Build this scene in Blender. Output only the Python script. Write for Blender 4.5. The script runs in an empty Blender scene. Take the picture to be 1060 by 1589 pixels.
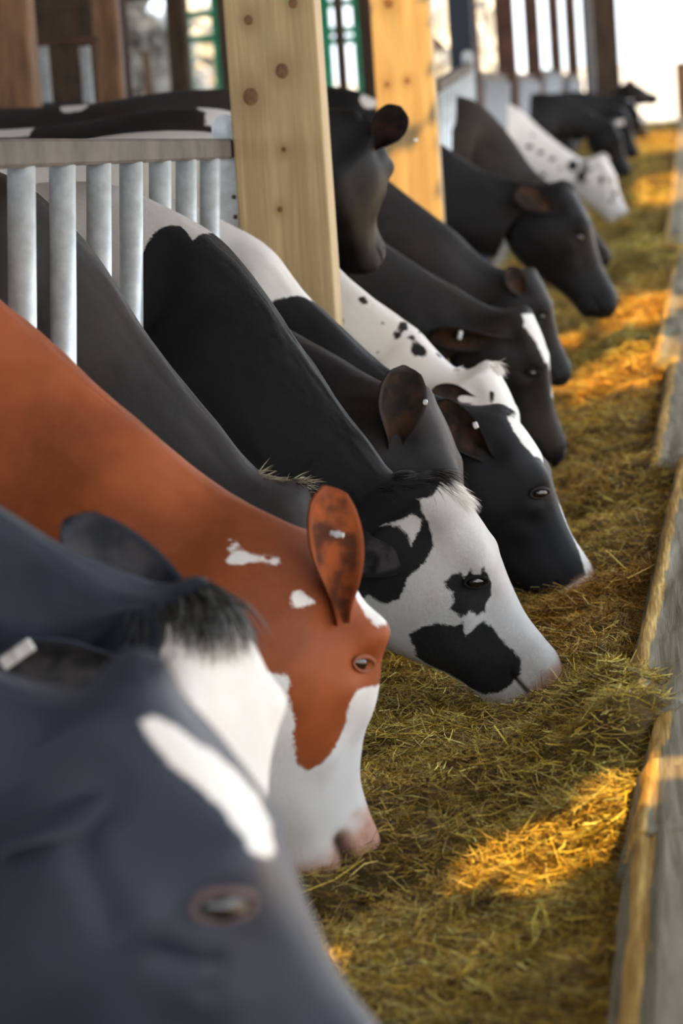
import bpy, math, random
import numpy as np
from mathutils import Vector, Matrix

# ------------------------------------------------------------------ camera, world, sun, exposure
SC = bpy.context.scene
COL = SC.collection
FPX, CX, CY = 5297.0, 530.0, 794.5            # 120 mm on a 36 mm tall frame, 1060 x 1589
CAM = np.array((0.0, 0.0, 1.65))
PITCH, YAW, ROLL = math.radians(7.88), math.radians(5.2), math.radians(4.0)
RM = Matrix.Rotation(YAW, 4, 'Z') @ Matrix.Rotation(math.pi/2-PITCH, 4, 'X') @ Matrix.Rotation(-ROLL, 4, 'Z')
cam_d = bpy.data.cameras.new('camera')
cam = bpy.data.objects.new('camera', cam_d)
COL.objects.link(cam)
cam.matrix_world = Matrix.Translation(CAM) @ RM
cam_d.sensor_fit = 'VERTICAL'; cam_d.sensor_height = 36.0; cam_d.lens = 120.0
cam_d.clip_start = 0.1; cam_d.clip_end = 500
cam_d.dof.use_dof = True
cam_d.dof.focus_distance = 6.85
cam_d.dof.aperture_fstop = 4.6
SC.camera = cam
R3 = np.array(RM.to_3x3())

def at(px, py, Y):
    """the point on the plane at distance Y down the barn that stands at this place of the view"""
    v = R3 @ np.array(((px-CX)/FPX, -(py-CY)/FPX, -1.0))
    return CAM + v*(Y/v[1])

SC.view_settings.view_transform = 'Standard'
SC.view_settings.look = 'None'
SC.view_settings.gamma = 1.0
SC.view_settings.use_curve_mapping = False
SC.view_settings.exposure = 0.95
W = bpy.data.worlds.new('sky'); SC.world = W
W.use_nodes = True
bg = W.node_tree.nodes['Background']
bg.inputs['Color'].default_value = (0.86, 0.93, 1.0, 1)
bg.inputs['Strength'].default_value = 1.5
sun_d = bpy.data.lights.new('sun', 'SUN')
sun_d.energy = 5.2; sun_d.color = (1.0, 0.56, 0.12); sun_d.angle = math.radians(0.6)
sun = bpy.data.objects.new('sun', sun_d); COL.objects.link(sun)
SUN = np.array((0.36, -0.60, 0.70)); SUN /= np.linalg.norm(SUN)      # towards the sun
sun.rotation_euler = Vector(SUN).to_track_quat('Z', 'Y').to_euler()
# ------------------------------------------------------------------ helpers
rng = np.random.default_rng(7)
random.seed(7)

def tag(o, label=None, cat=None, group=None, kind=None):
    if label: o['label'] = label
    if cat: o['category'] = cat
    if group: o['group'] = group
    if kind: o['kind'] = kind
    return o

def mesh_obj(name, verts, faces, mat=None, parent=None, smooth=False, attrs=None):
    me = bpy.data.meshes.new(name)
    verts = np.asarray(verts, dtype=np.float32)
    if isinstance(faces, np.ndarray):
        n, k = faces.shape
        me.vertices.add(len(verts)); me.vertices.foreach_set('co', verts.ravel())
        me.loops.add(n*k); me.loops.foreach_set('vertex_index', faces.astype(np.int32).ravel())
        me.polygons.add(n)
        me.polygons.foreach_set('loop_start', np.arange(0, n*k, k, dtype=np.int32))
        me.update(calc_edges=True)
    else:
        me.from_pydata([tuple(map(float, v)) for v in verts], [], faces)
    if smooth: me.polygons.foreach_set('use_smooth', [True]*len(me.polygons))
    for k, a in (attrs or {}).items():
        if a.ndim == 2:
            at_ = me.attributes.new(k, 'FLOAT_COLOR', 'POINT'); at_.data.foreach_set('color', a.astype(np.float32).ravel())
        else:
            at_ = me.attributes.new(k, 'FLOAT', 'POINT'); at_.data.foreach_set('value', a.astype(np.float32))
    me.validate()
    o = bpy.data.objects.new(name, me)
    COL.objects.link(o)
    if mat: me.materials.append(mat)
    if parent: o.parent = parent
    return o

class MB:
    """collects shapes for ONE mesh"""
    def __init__(self): self.v, self.f = [], []
    def add(self, v, f):
        n = len(self.v); self.v += [tuple(p) for p in v]; self.f += [tuple(i+n for i in q) for q in f]
    def box(self, c, s, axes=None, bevel=0.0):
        A = np.eye(3) if axes is None else np.array(axes)
        h = np.array(s)/2.0; b = min(bevel, min(h)*0.9)
        c = np.array(c)
        if b <= 0:
            pts = [c + A.T @ (h*np.array((i, j, k))) for k in (-1, 1) for j in (-1, 1) for i in (-1, 1)]
            self.add(pts, [(0,2,3,1),(4,5,7,6),(0,1,5,4),(2,6,7,3),(0,4,6,2),(1,3,7,5)]); return
        # bevelled box: two rings of eight around the long middle, chamfered caps
        loops = []
        for z, q in ((-h[2], b), (-h[2]+b, 0), (h[2]-b, 0), (h[2], b)):
            x, y = h[0]-q*1.0, h[1]-q*1.0
            ring = [(x-b+q,-y),(x,-y+b-q),(x,y-b+q),(x-b+q,y),(-x+b-q,y),(-x,y-b+q),(-x,-y+b-q),(-x+b-q,-y)]
            loops.append([c + A.T @ np.array((p[0], p[1], z)) for p in ring])
        v = [p for r in loops for p in r]; f = []
        for k in range(3):
            for i in range(8):
                j = (i+1) % 8
                f.append((k*8+i, k*8+j, k*8+8+j, k*8+8+i))
        f.append(tuple(range(7, -1, -1))); f.append(tuple(range(24, 32)))
        self.add(v, f)
    def tube(self, pts, r, n=16, caps=True):
        pts = [np.array(p, float) for p in pts]
        rr = r if hasattr(r, '__len__') else [r]*len(pts)
        v = []; f = []; u = None
        for i, p in enumerate(pts):
            t = pts[min(i+1, len(pts)-1)] - pts[max(i-1, 0)]; t /= np.linalg.norm(t)
            if u is None:
                a = np.array((0, 0, 1.0)) if abs(t[2]) < 0.9 else np.array((1.0, 0, 0))
                u = np.cross(a, t)
            u = u - t*np.dot(u, t); u /= np.linalg.norm(u); w = np.cross(t, u)
            for k in range(n):
                a = 2*math.pi*k/n
                v.append(p + (u*math.cos(a) + w*math.sin(a))*rr[i])
        for i in range(len(pts)-1):
            for k in range(n):
                j = (k+1) % n
                f.append((i*n+k, i*n+j, (i+1)*n+j, (i+1)*n+k))
        if caps:
            f.append(tuple(range(n-1, -1, -1))); f.append(tuple(range((len(pts)-1)*n, len(pts)*n)))
        self.add(v, f)
    def build(self, name, mat, parent=None, smooth=False):
        return mesh_obj(name, self.v, self.f, mat, parent, smooth)

def empty(name, loc, label=None, cat=None, group=None, kind=None):
    o = bpy.data.objects.new(name, None); COL.objects.link(o); o.location = tuple(loc)
    o.empty_display_size = 0.1
    return tag(o, label, cat, group, kind)

def settle(root):
    """children were built in place: keep them there under a root that stands elsewhere"""
    inv = Matrix.Translation(-Vector(root.location))
    for ch in root.children: ch.matrix_parent_inverse = inv

def ci(x, xs, ys):
    """cubic interpolation through a table"""
    xs = np.asarray(xs, float); ys = np.asarray(ys, float); x = np.clip(np.asarray(x, float), xs[0], xs[-1])
    m = np.zeros_like(ys); d = (np.diff(ys, axis=0).T/np.diff(xs)).T
    m[0], m[-1] = d[0], d[-1]
    for i in range(1, len(xs)-1):
        w0, w1 = xs[i]-xs[i-1], xs[i+1]-xs[i]
        m[i] = (d[i-1]*w1 + d[i]*w0)/(w0+w1)
    i = np.clip(np.searchsorted(xs, x, side='right')-1, 0, len(xs)-2)
    h = xs[i+1]-xs[i]; t = (x-xs[i])/h
    if ys.ndim > 1: h = h[:, None]; t = t[:, None]
    return (2*t**3-3*t**2+1)*ys[i] + (t**3-2*t**2+t)*h*m[i] + (-2*t**3+3*t**2)*ys[i+1] + (t**3-t**2)*h*m[i+1]

def vnoise(p, seed=0):
    """smooth value noise of points (n,2) or (n,3)"""
    p = np.asarray(p, float); d = p.shape[1]
    i = np.floor(p).astype(np.int64); f = p-i; f = f*f*(3-2*f)
    out = np.zeros(len(p))
    for c in range(2**d):
        w = np.ones(len(p)); h = np.full(len(p), seed*374761393, dtype=np.int64)
        for k in range(d):
            b = (c >> k) & 1
            w *= f[:, k] if b else 1-f[:, k]
            h = h*668265263 + (i[:, k]+b)*(2246822519 + 3266489917*k)
        h = (h ^ (h >> 13))*1274126177; h = h ^ (h >> 16)
        out += w*((h & 0xffff)/65535.0)
    return out*2-1

def fbm(p, seed=0, octv=4):
    s = 0; a = 1; t = 0; p = np.asarray(p, float)
    for k in range(octv):
        s = s + a*vnoise(p*2**k + 17.3*k, seed+k); t += a; a *= 0.5
    return s/t

def unit(v): v = np.asarray(v, float); return v/np.linalg.norm(v)
def sstep(a, b, x): t = np.clip((x-a)/(b-a), 0, 1); return t*t*(3-2*t)
# ------------------------------------------------------------------ materials
def new_mat(name):
    m = bpy.data.materials.new(name); m.use_nodes = True
    nt = m.node_tree; b = nt.nodes['Principled BSDF']
    return m, nt, b, nt.nodes, nt.links

def attr(nt, name):
    n = nt.nodes.new('ShaderNodeAttribute'); n.attribute_name = name; return n
def mathn(nt, op, a, b=None, clamp=False):
    n = nt.nodes.new('ShaderNodeMath'); n.operation = op; n.use_clamp = clamp
    for i, q in enumerate((a, b)):
        if q is None: continue
        if isinstance(q, (int, float)): n.inputs[i].default_value = q
        else: nt.links.new(q, n.inputs[i])
    return n.outputs[0]
def noise(nt, vec, scale, detail=3, rough=0.55, dist=0.0):
    n = nt.nodes.new('ShaderNodeTexNoise'); n.inputs['Scale'].default_value = scale
    n.inputs['Detail'].default_value = detail; n.inputs['Roughness'].default_value = rough
    n.inputs['Distortion'].default_value = dist
    if vec is not None: nt.links.new(vec, n.inputs['Vector'])
    return n.outputs['Fac']
def mix(nt, fac, a, b, mode='MIX'):
    n = nt.nodes.new('ShaderNodeMix'); n.data_type = 'RGBA'; n.blend_type = mode
    for s, q in ((0, fac), (6, a), (7, b)):
        if isinstance(q, (int, float)): n.inputs[s].default_value = q
        elif isinstance(q, tuple): n.inputs[s].default_value = (*q[:3], 1)
        else: nt.links.new(q, n.inputs[s])
    return n.outputs[2]
def ramp(nt, fac, lo, hi, a=0.0, b=1.0):
    n = nt.nodes.new('ShaderNodeMapRange'); n.interpolation_type = 'SMOOTHSTEP'
    nt.links.new(fac, n.inputs[0])
    for i, q in enumerate((lo, hi, a, b)): n.inputs[1+i].default_value = q
    return n.outputs[0]
def bump(nt, b, h, strength, dist=0.003):
    n = nt.nodes.new('ShaderNodeBump'); n.inputs['Strength'].default_value = strength; n.inputs['Distance'].default_value = dist
    nt.links.new(h, n.inputs['Height']); nt.links.new(n.outputs[0], b.inputs['Normal'])
def objco(nt):
    return nt.nodes.new('ShaderNodeTexCoord').outputs['Object']
def mapping(nt, vec, scale):
    n = nt.nodes.new('ShaderNodeMapping'); n.inputs['Scale'].default_value = scale
    nt.links.new(vec, n.inputs['Vector']); return n.outputs[0]

def coat(name, dark=(0.012, 0.012, 0.015), white=(0.80, 0.78, 0.77), inner=(0.06, 0.03, 0.018), pink=(0.62, 0.36, 0.27),
         rough=0.5, brown=0.0, soft=0.003, edge=0.006, fur=0.35, spec=0.22, sheen=0.03):
    m, nt, b, N, L = new_mat(name)
    s, t = attr(nt, 's').outputs['Fac'], attr(nt, 't').outputs['Fac']
    cb = N.new('ShaderNodeCombineXYZ'); L.new(s, cb.inputs[0]); L.new(t, cb.inputs[1])
    st = cb.outputs[0]
    oc = objco(nt)
    wob = noise(nt, oc, 70, 5, 0.65)
    streak = noise(nt, mapping(nt, st, (22, 60, 1)), 4.0, 4, 0.6, 0.4)
    sd = attr(nt, 'sd').outputs['Fac']
    jag = mathn(nt, 'ADD', mathn(nt, 'MULTIPLY', mathn(nt, 'SUBTRACT', wob, 0.5), edge*2.2),
                mathn(nt, 'MULTIPLY', mathn(nt, 'SUBTRACT', streak, 0.5), edge*2.0))
    wf = ramp(nt, mathn(nt, 'ADD', sd, jag), -soft, soft)
    big = noise(nt, oc, 5, 3)
    dcol = mix(nt, ramp(nt, big, 0.35, 0.7), dark, tuple(min(1, c*1.7+0.002) for c in dark))
    if brown > 0:
        dcol = mix(nt, ramp(nt, noise(nt, oc, 3.3, 4), 0.5, 0.75, 0, brown), dcol, (0.07, 0.04, 0.02))
    dcol = mix(nt, ramp(nt, streak, 0.45, 0.8, 0, 0.45), dcol, tuple(min(1, c*1.8+0.004) for c in dark))
    wcol = mix(nt, ramp(nt, noise(nt, oc, 9, 4), 0.45, 0.75, 0, 0.5), white, (white[0]*0.9, white[1]*0.82, white[2]*0.80))
    wcol = mix(nt, ramp(nt, streak, 0.5, 0.85, 0, 0.35), wcol, (white[0]*0.72, white[1]*0.68, white[2]*0.64))
    c = mix(nt, wf, dcol, wcol)
    inn = mix(nt, ramp(nt, noise(nt, oc, 22, 3), 0.35, 0.65), inner, tuple(q*0.35 for q in dark))
    c = mix(nt, attr(nt, 'inner').outputs['Fac'], c, inn)
    pk = mix(nt, ramp(nt, noise(nt, oc, 60, 3), 0.4, 0.7), pink, tuple(q*0.8 for q in pink))
    c = mix(nt, attr(nt, 'pink').outputs['Fac'], c, pk)
    c = mix(nt, attr(nt, 'skin').outputs['Fac'], c, (0.012, 0.010, 0.010))
    L.new(c, b.inputs['Base Color'])
    b.inputs['Roughness'].default_value = rough
    b.inputs['Specular IOR Level'].default_value = spec
    b.inputs['Sheen Weight'].default_value = sheen; b.inputs['Sheen Roughness'].default_value = 0.4
    b.inputs['Sheen Tint'].default_value = (0.75, 0.82, 1, 1)
    fine = noise(nt, mapping(nt, st, (30, 260, 1)), 4.0, 4, 0.65, 0.6)
    bump(nt, b, mathn(nt, 'ADD', fine, mathn(nt, 'MULTIPLY', noise(nt, oc, 38, 4), 1.2)), fur, 0.004)
    return m

def plain(name, col, rough=0.6, metal=0.0, var=0.25, scale=12, bmp=0.15, stretch=(1, 1, 1)):
    m, nt, b, N, L = new_mat(name)
    oc = mapping(nt, objco(nt), stretch)
    n1 = noise(nt, oc, scale, 5, 0.6)
    c = mix(nt, ramp(nt, n1, 0.3, 0.7), tuple(q*(1-var) for q in col), tuple(min(1, q*(1+var)) for q in col))
    L.new(c, b.inputs['Base Color'])
    b.inputs['Roughness'].default_value = rough; b.inputs['Metallic'].default_value = metal
    if bmp: bump(nt, b, noise(nt, oc, scale*3, 4), bmp, 0.004)
    return m

def timber(name, col, dark, knots=True, scale=1.0, stain=None):
    m, nt, b, N, L = new_mat(name)
    oc = objco(nt)
    g = noise(nt, mapping(nt, oc, (26*scale, 26*scale, 0.9*scale)), 1.6, 6, 0.62, 0.7)
    c = mix(nt, ramp(nt, g, 0.32, 0.72), dark, col)
    fine = noise(nt, mapping(nt, oc, (160, 160, 3)), 1.5, 3)
    c = mix(nt, ramp(nt, fine, 0.55, 0.8, 0, 0.35), c, tuple(q*0.7 for q in dark))
    if stain: c = mix(nt, ramp(nt, noise(nt, mapping(nt, oc, (3, 3, 1.4)), 1.5, 4), 0.5, 0.75, 0, 0.7), c, stain)
    if knots:
        c = mix(nt, attr(nt, 'halo').outputs['Fac'], c, tuple(q*0.8 for q in dark))
    L.new(c, b.inputs['Base Color']); b.inputs['Roughness'].default_value = 0.62
    bump(nt, b, g, 0.25, 0.003)
    return m

M = {}
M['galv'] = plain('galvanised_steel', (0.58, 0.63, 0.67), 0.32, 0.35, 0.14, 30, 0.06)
M['rail'] = plain('weathered_rail', (0.085, 0.078, 0.074), 0.85, 0.0, 0.35, 5, 0.1, (1, 1, 1))
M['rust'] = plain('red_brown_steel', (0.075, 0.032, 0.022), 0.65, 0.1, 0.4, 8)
M['brown_wood'] = plain('brown_timber', (0.16, 0.085, 0.042), 0.75, 0, 0.4, 6, 0.2, (3, 3, 0.6))
M['dark_wood'] = plain('dark_timber', (0.05, 0.030, 0.018), 0.8, 0, 0.5, 6, 0.2, (3, 3, 0.6))
M['blue'] = plain('blue_paint', (0.03, 0.17, 0.40), 0.5, 0, 0.2)
M['navy'] = plain('dark_blue_paint', (0.012, 0.022, 0.045), 0.5, 0, 0.2)
M['green'] = plain('green_paint', (0.04, 0.36, 0.20), 0.5, 0, 0.2)
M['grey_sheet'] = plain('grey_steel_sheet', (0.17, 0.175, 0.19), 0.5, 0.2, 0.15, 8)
M['concrete'] = plain('concrete', (0.30, 0.28, 0.25), 0.9, 0, 0.25, 4, 0.3)
M['straw_floor'] = plain('bedding_floor', (0.16, 0.12, 0.07), 0.95, 0, 0.4, 7, 0.4)
M['outside'] = plain('pale_gravel', (0.55, 0.54, 0.50), 0.95, 0, 0.15, 3, 0.1)
M['roof'] = plain('roof_sheet', (0.16, 0.16, 0.16), 0.8, 0, 0.2, 3, 0)
M['post'] = timber('pale_pine', (0.45, 0.345, 0.185), (0.30, 0.215, 0.105), True, 1.0, (0.29, 0.25, 0.13))
M['knot'] = plain('knot_wood', (0.14, 0.065, 0.022), 0.6, 0, 0.4, 60)
M['eye'], nt, b, N, L = new_mat('wet_dark_eye')
b.inputs['Base Color'].default_value = (0.006, 0.005, 0.006, 1); b.inputs['Roughness'].default_value = 0.06
b.inputs['Coat Weight'].default_value = 1.0
M['tagw'] = plain('pale_tag_plastic', (0.72, 0.72, 0.74), 0.35, 0, 0.05)
M['hair_black'] = plain('black_hair', (0.016, 0.015, 0.016), 0.45, 0, 0.4)
M['hair_white'] = plain('white_hair', (0.80, 0.77, 0.74), 0.55, 0, 0.1)
M['hair_dusty'] = plain('dusty_black_hair', (0.045, 0.045, 0.045), 0.5, 0, 0.6, 30)
M['hair_pale'] = plain('dusty_pale_hair', (0.34, 0.31, 0.22), 0.6, 0, 0.3)

def sleeper(name):
    m, nt, b, N, L = new_mat(name)
    oc = objco(nt)
    g = noise(nt, mapping(nt, oc, (40, 1.2, 40)), 1.3, 6, 0.65, 0.5)
    c = mix(nt, ramp(nt, g, 0.3, 0.7), (0.13, 0.115, 0.075), (0.30, 0.28, 0.22))
    c = mix(nt, ramp(nt, noise(nt, mapping(nt, oc, (30, 5, 30)), 1.0, 4), 0.55, 0.75, 0, 0.5), c, (0.16, 0.15, 0.05))
    wf = mathn(nt, 'ADD', attr(nt, 'worn_sunlit').outputs['Fac'], mathn(nt, 'MULTIPLY', mathn(nt, 'SUBTRACT', noise(nt, mapping(nt, oc, (60, 2.5, 60)), 1.3, 4), 0.5), 1.1))
    raw_sunlit = mix(nt, ramp(nt, noise(nt, mapping(nt, oc, (120, 4, 120)), 1.5, 4), 0.35, 0.7), (0.42, 0.25, 0.05), (0.80, 0.54, 0.17))  # bare worn wood, with grazing sunlight painted into its golden colour
    c = mix(nt, ramp(nt, wf, 0.42, 0.62), c, raw_sunlit)
    L.new(c, b.inputs['Base Color']); b.inputs['Roughness'].default_value = 0.75
    bump(nt, b, g, 0.6, 0.006)
    return m
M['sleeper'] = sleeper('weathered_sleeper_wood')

m, nt, b, N, L = new_mat('chopped_silage')
L.new(attr(nt, 'col').outputs['Color'], b.inputs['Base Color']); b.inputs['Roughness'].default_value = 0.6
b.inputs['Specular IOR Level'].default_value = 0.3
M['silage'] = m
# ------------------------------------------------------------------ the barn: floor, roof, ground outside
def slab(name, x0, x1, y0, y1, z0, z1, mat, kind='structure'):
    q = MB(); q.box(((x0+x1)/2, (y0+y1)/2, (z0+z1)/2), (x1-x0, y1-y0, z1-z0))
    return tag(q.build(name, mat), kind=kind)
slab('floor', -9.0, 0.6, -3, 46, -0.15, 0.0, M['straw_floor'])
slab('ground', -60, 60, -20, 140, -0.4, -0.15, M['outside'])
slab('trough_base', -0.78, 0.55, 1.6, 41.5, 0.0, 0.12, M['concrete'])
slab('kerb', -0.86, -0.78, 1.6, 41.5, 0.0, 0.24, M['concrete'])

P1Y, P2Y = 8.5, 13.25
# holes added to the unseen roof, worked back along the sun from wanted patches
ROOF_Z = 3.6
lit = []
def sunspot(x, y, z, rx, ry):
    k = (ROOF_Z - z)/SUN[2]
    lit.append((x+SUN[0]*k, y+SUN[1]*k, rx, ry))
for px, py, Y, rx, ry in ((865, 1290, 5.35, 0.15, 0.15), (945, 1240, 5.5, 0.09, 0.13), (960, 545, 12.6, 0.20, 0.7), (985, 465, 14.6, 0.16, 0.8),
                          (880, 475, 14.6, 0.08, 0.4), (1018, 280, 25, 0.2, 2.6), (1020, 215, 34, 0.3, 3.0), (520, 1395, 4.85, 0.06, 0.10)):
    p = at(px, py, Y); sunspot(p[0], p[1], 0.36, rx, ry)
for zz in (0.85, 1.0, 1.15, 1.42, 1.55, 1.7, 1.85, 2.0):
    p = at(632, 200, P2Y-0.02); sunspot(p[0], p[1], zz, 0.12, 0.12)
def roof():
    xs = np.arange(-1.6, 2.45, 0.08); ys = np.arange(-4.0, 34.0, 0.08)
    gx, gy = np.meshgrid((xs[:-1]+xs[1:])/2, (ys[:-1]+ys[1:])/2, indexing='ij')
    keep = np.ones(gx.shape, bool)
    for x, y, rx, ry in lit: keep &= ((gx-x)/rx)**2 + ((gy-y)/ry)**2 > 1
    ny = len(ys); vx, vy = np.meshgrid(xs, ys, indexing='ij')
    v = np.stack((vx.ravel(), vy.ravel(), np.full(vx.size, ROOF_Z)), 1)
    i, j = np.nonzero(keep); a = i*ny+j
    f = np.stack((a, a+ny, a+ny+1, a+1), 1)
    n = len(v)
    ex = []
    X0, X1, Y0, Y1 = xs[0], xs[-1], ys[0], ys[-1]
    for x0, x1, y0, y1 in ((-12, X0, -5, 46), (X0, X1, Y1, 46), (X0, X1, -5, Y0)):
        ex += [(x0, y0, ROOF_Z), (x1, y0, ROOF_Z), (x1, y1, ROOF_Z), (x0, y1, ROOF_Z)]
    v = np.vstack((v, np.array(ex)))
    f = np.vstack((f, [[n+4*k, n+4*k+1, n+4*k+2, n+4*k+3] for k in range(3)]))
    return tag(mesh_obj('roof', v, f, M['roof']), kind='structure')
roof()
# ---- things far outside: pale bushes beyond the openings
def box_at(px, py0, py1, w, dpt, Y, name, mat, z0=None, z1=None, label=None, cat=None, group=None, bevel=.01, zfrom=0.0, dy=0.0):
    p = at(px, (py0+py1)/2, Y); zt = at(px, py0, Y)[2] if z1 is None else z1; zb = zfrom if z0 is None else z0
    q = MB(); q.box((0, 0, (zt-zb)/2), (w, dpt, zt-zb), None, bevel)
    o = q.build(name, mat); o.location = (p[0], Y+dpt/2+dy, zb)
    return tag(o, label, cat, group)

def post_thing(px, pyr, w, dpt, Y, name, mat, label, group=None, ztop=ROOF_Z):
    """a post; px at height pyr"""
    return box_at(px, pyr, pyr, w, dpt, Y, name, mat, 0.0, ztop, label, 'post', group, .012)

def timber_post(px, pyr, w, dpt, Y, label, knots):
    p = at(px, pyr, Y); nx, nz = 60, 560; H = ROOF_Z
    # front, right, left and back faces as one closed grid round the post, finer on the front face
    per = [(-w/2+w*i/40, 0) for i in range(40)] + [(w/2, dpt*i/8) for i in range(8)] + [(w/2-w*i/8, dpt) for i in range(8)] + [(-w/2, dpt-dpt*i/8) for i in range(8)]
    zsv = np.linspace(0, H, nz); n = len(per); V = []; halo = []
    for z in zsv:
        for i, (x, y) in enumerate(per):
            V.append((x, y, z))
    V = np.array(V); halo = np.zeros(len(V))
    front = V[:, 1] < 1e-6
    for kx, kz, r in knots:
        d = np.hypot(V[:, 0]-kx, (V[:, 2]-kz)*.8)
        halo = np.maximum(halo, np.exp(-(d/(r*2.3))**2)*0.9*front)
    idx = np.arange(nz*n).reshape(nz, n)
    F = np.stack((idx[:-1], np.roll(idx[:-1], -1, 1), np.roll(idx[1:], -1, 1), idx[1:]), 2).reshape(-1, 4)
    o = mesh_obj('timber_post', V, F, M['post'], None, False, dict(halo=halo))
    for kx, kz, r in knots:
        q = MB(); ring = []
        for rr, yy in ((r, .001), (r*.85, -.0025), (r*.5, -.001), (r*.15, -.003)):
            ring.append([(kx+rr*math.cos(a)*(.95), yy, kz+rr*math.sin(a)*1.1) for a in np.linspace(0, 2*math.pi, 20, endpoint=False)])
        v = [x for rg in ring for x in rg]; f = []
        for k in range(3):
            for i in range(20): f.append((k*20+i, k*20+(i+1) % 20, k*20+20+(i+1) % 20, k*20+20+i))
        f.append(tuple(range(60, 80))); q.add(v, f); kk = q.build('knot', M['knot'], o, True)
    o.location = (p[0], Y, 0)
    return tag(o, label, 'post')

def zpx(px, py, Y): return at(px, py, Y)[2]
def xrel(px, py, Y, pr=(434, 250)): return at(px, py, Y)[0]-at(pr[0], pr[1], Y)[0]
k1 = [(xrel(386, 31, 8.5), zpx(386, 31, 8.5), .012), (xrel(438, 110, 8.5), zpx(438, 110, 8.5), .018), (xrel(389, 150, 8.5), zpx(389, 150, 8.5), .021),
      (xrel(455, 5, 8.5), zpx(455, 5, 8.5), .012), (xrel(441, 232, 8.5), zpx(441, 232, 8.5), .006), (xrel(435, 325, 8.5), zpx(435, 325, 8.5), .007)]
timber_post(434, 250, .226, .20, P1Y, 'pale knotty timber post at the end of the near steel barrier', k1)
k2 = [(xrel(640, 125, 13.6, (640, 200)), zpx(648, 122, 13.6), .011), (xrel(610, 128, 13.6, (640, 200)), zpx(610, 128, 13.6), .011), (xrel(612, 10, 13.6, (640, 200)), zpx(612, 5, 13.6), .02)]
timber_post(632, 200, .226, .20, P2Y, 'sunlit golden timber post behind the cow with the raised head', k2)

def gate(pa, Ya, pb, Yb, rows, label, size=.05, tube=.025, bracket=True, mat='galv'):
    """a feed barrier: top rail from pa to pb, upright bars hanging from it"""
    A = at(*pa, Ya); B = at(*pb, Yb); root = empty('feed_barrier', (A+B)/2*np.array((1, 1, 0)), label, 'barrier', 'steel feed barriers between the posts')
    ax = unit(B-A); up = unit(np.array((0, 0, 1.0))-ax*ax[2]); sd = np.cross(up, ax)
    q = MB(); q.box((A+B)/2, (np.linalg.norm(B-A), size*.8, size), (ax, sd, up), .006); q.build('top_rail', M['rail'], root)
    for Y in rows:
        k = (Y-Ya)/(Yb-Ya); p = A+(B-A)*k; q = MB()
        bot = np.array((p[0]-.07*p[2]*.95, Y, 0.12))
        q.tube([p-up*size*.45, p*.5+bot*.5, bot], tube, 20); q.build('upright_bar', M[mat], root, True)
    A2 = A*np.array((1, 1, 0))+np.array((-.09, 0, .45)); B2 = B*np.array((1, 1, 0))+np.array((-.09, 0, .45))
    q = MB(); q.box((A2+B2)/2, (np.linalg.norm(B2-A2), .05, .05), (unit(B2-A2), np.cross((0, 0, 1), unit(B2-A2)), (0, 0, 1)), .006); q.build('bottom_rail', M['galv'], root)
    if bracket:
        q = MB(); c = B - ax*.12 + np.array((0, -.02, 0)); w = .032; v = []
        prof = [(-w, -.9)] + [(-w*math.cos(a), .055+w*math.sin(a)) for a in np.linspace(0, math.pi, 13)] + [(w, -.9)]
        n = len(prof)
        for y in (-.006, .006): v += [c+np.array((x, y, z)) for x, z in prof]
        f = [tuple(range(n-1, -1, -1)), tuple(range(n, 2*n))] + [(i, (i+1) % n, n+(i+1) % n, n+i) for i in range(n)]
        q.add(v, f); br = q.build('bracket', M['galv'], root)
        q = MB(); q.tube([c+np.array((0, -.016, .05)), c+np.array((0, .0, .05))], .014, 6)
        q.tube([c+np.array((0, -.010, .05)), c+np.array((0, .0, .05))], .02, 20); q.build('bolt', M['galv'], br)
        for kz in range(7):
            q = MB(); q.tube([c+np.array((.012, -.0085, -.12-kz*.05)), c+np.array((.012, -.005, -.12-kz*.05))], .006, 10); q.build('bolt_hole', M['dark_wood'], br)
    settle(root); return root
gy = [5.9+.392*k for k in range(7)]
gate((-60, 240), 5.416, (362, 231), 8.69, [5.51]+gy, 'near galvanised feed barrier with thick upright bars behind the cow necks')
gate((676, 135), 14.3, (728, 103), 18.4, np.linspace(14.5, 18.2, 9), 'galvanised feed barrier between the golden post and the dark blue post')
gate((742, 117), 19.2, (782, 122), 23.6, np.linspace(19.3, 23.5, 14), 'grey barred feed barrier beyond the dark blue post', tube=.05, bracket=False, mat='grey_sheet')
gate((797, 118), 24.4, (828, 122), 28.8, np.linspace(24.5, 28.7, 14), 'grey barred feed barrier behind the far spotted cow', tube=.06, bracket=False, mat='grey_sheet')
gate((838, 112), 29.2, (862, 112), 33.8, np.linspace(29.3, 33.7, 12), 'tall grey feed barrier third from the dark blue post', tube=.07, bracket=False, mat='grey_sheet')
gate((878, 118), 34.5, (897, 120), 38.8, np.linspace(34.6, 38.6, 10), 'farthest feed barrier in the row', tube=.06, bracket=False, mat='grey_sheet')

post_thing(716, 60, .135, .12, 18.7, 'steel_post', M['navy'], 'dark blue steel post beside the second barrier')
post_thing(735, 60, .045, .10, 18.75, 'steel_post', M['rust'], 'thin red-brown steel post against the dark blue post')
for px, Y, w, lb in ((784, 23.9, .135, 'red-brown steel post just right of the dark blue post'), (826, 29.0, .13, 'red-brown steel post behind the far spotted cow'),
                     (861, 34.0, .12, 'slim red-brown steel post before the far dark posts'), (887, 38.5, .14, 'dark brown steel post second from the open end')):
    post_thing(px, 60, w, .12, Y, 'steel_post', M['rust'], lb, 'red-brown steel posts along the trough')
post_thing(932, 60, .43, .3, 41.2, 'end_post', M['dark_wood'], 'broad dark post at the open end of the barn')
post_thing(915, 60, .08, .08, 40.5, 'steel_post', M['grey_sheet'], 'pale narrow post in front of the broad dark end post')

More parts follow.
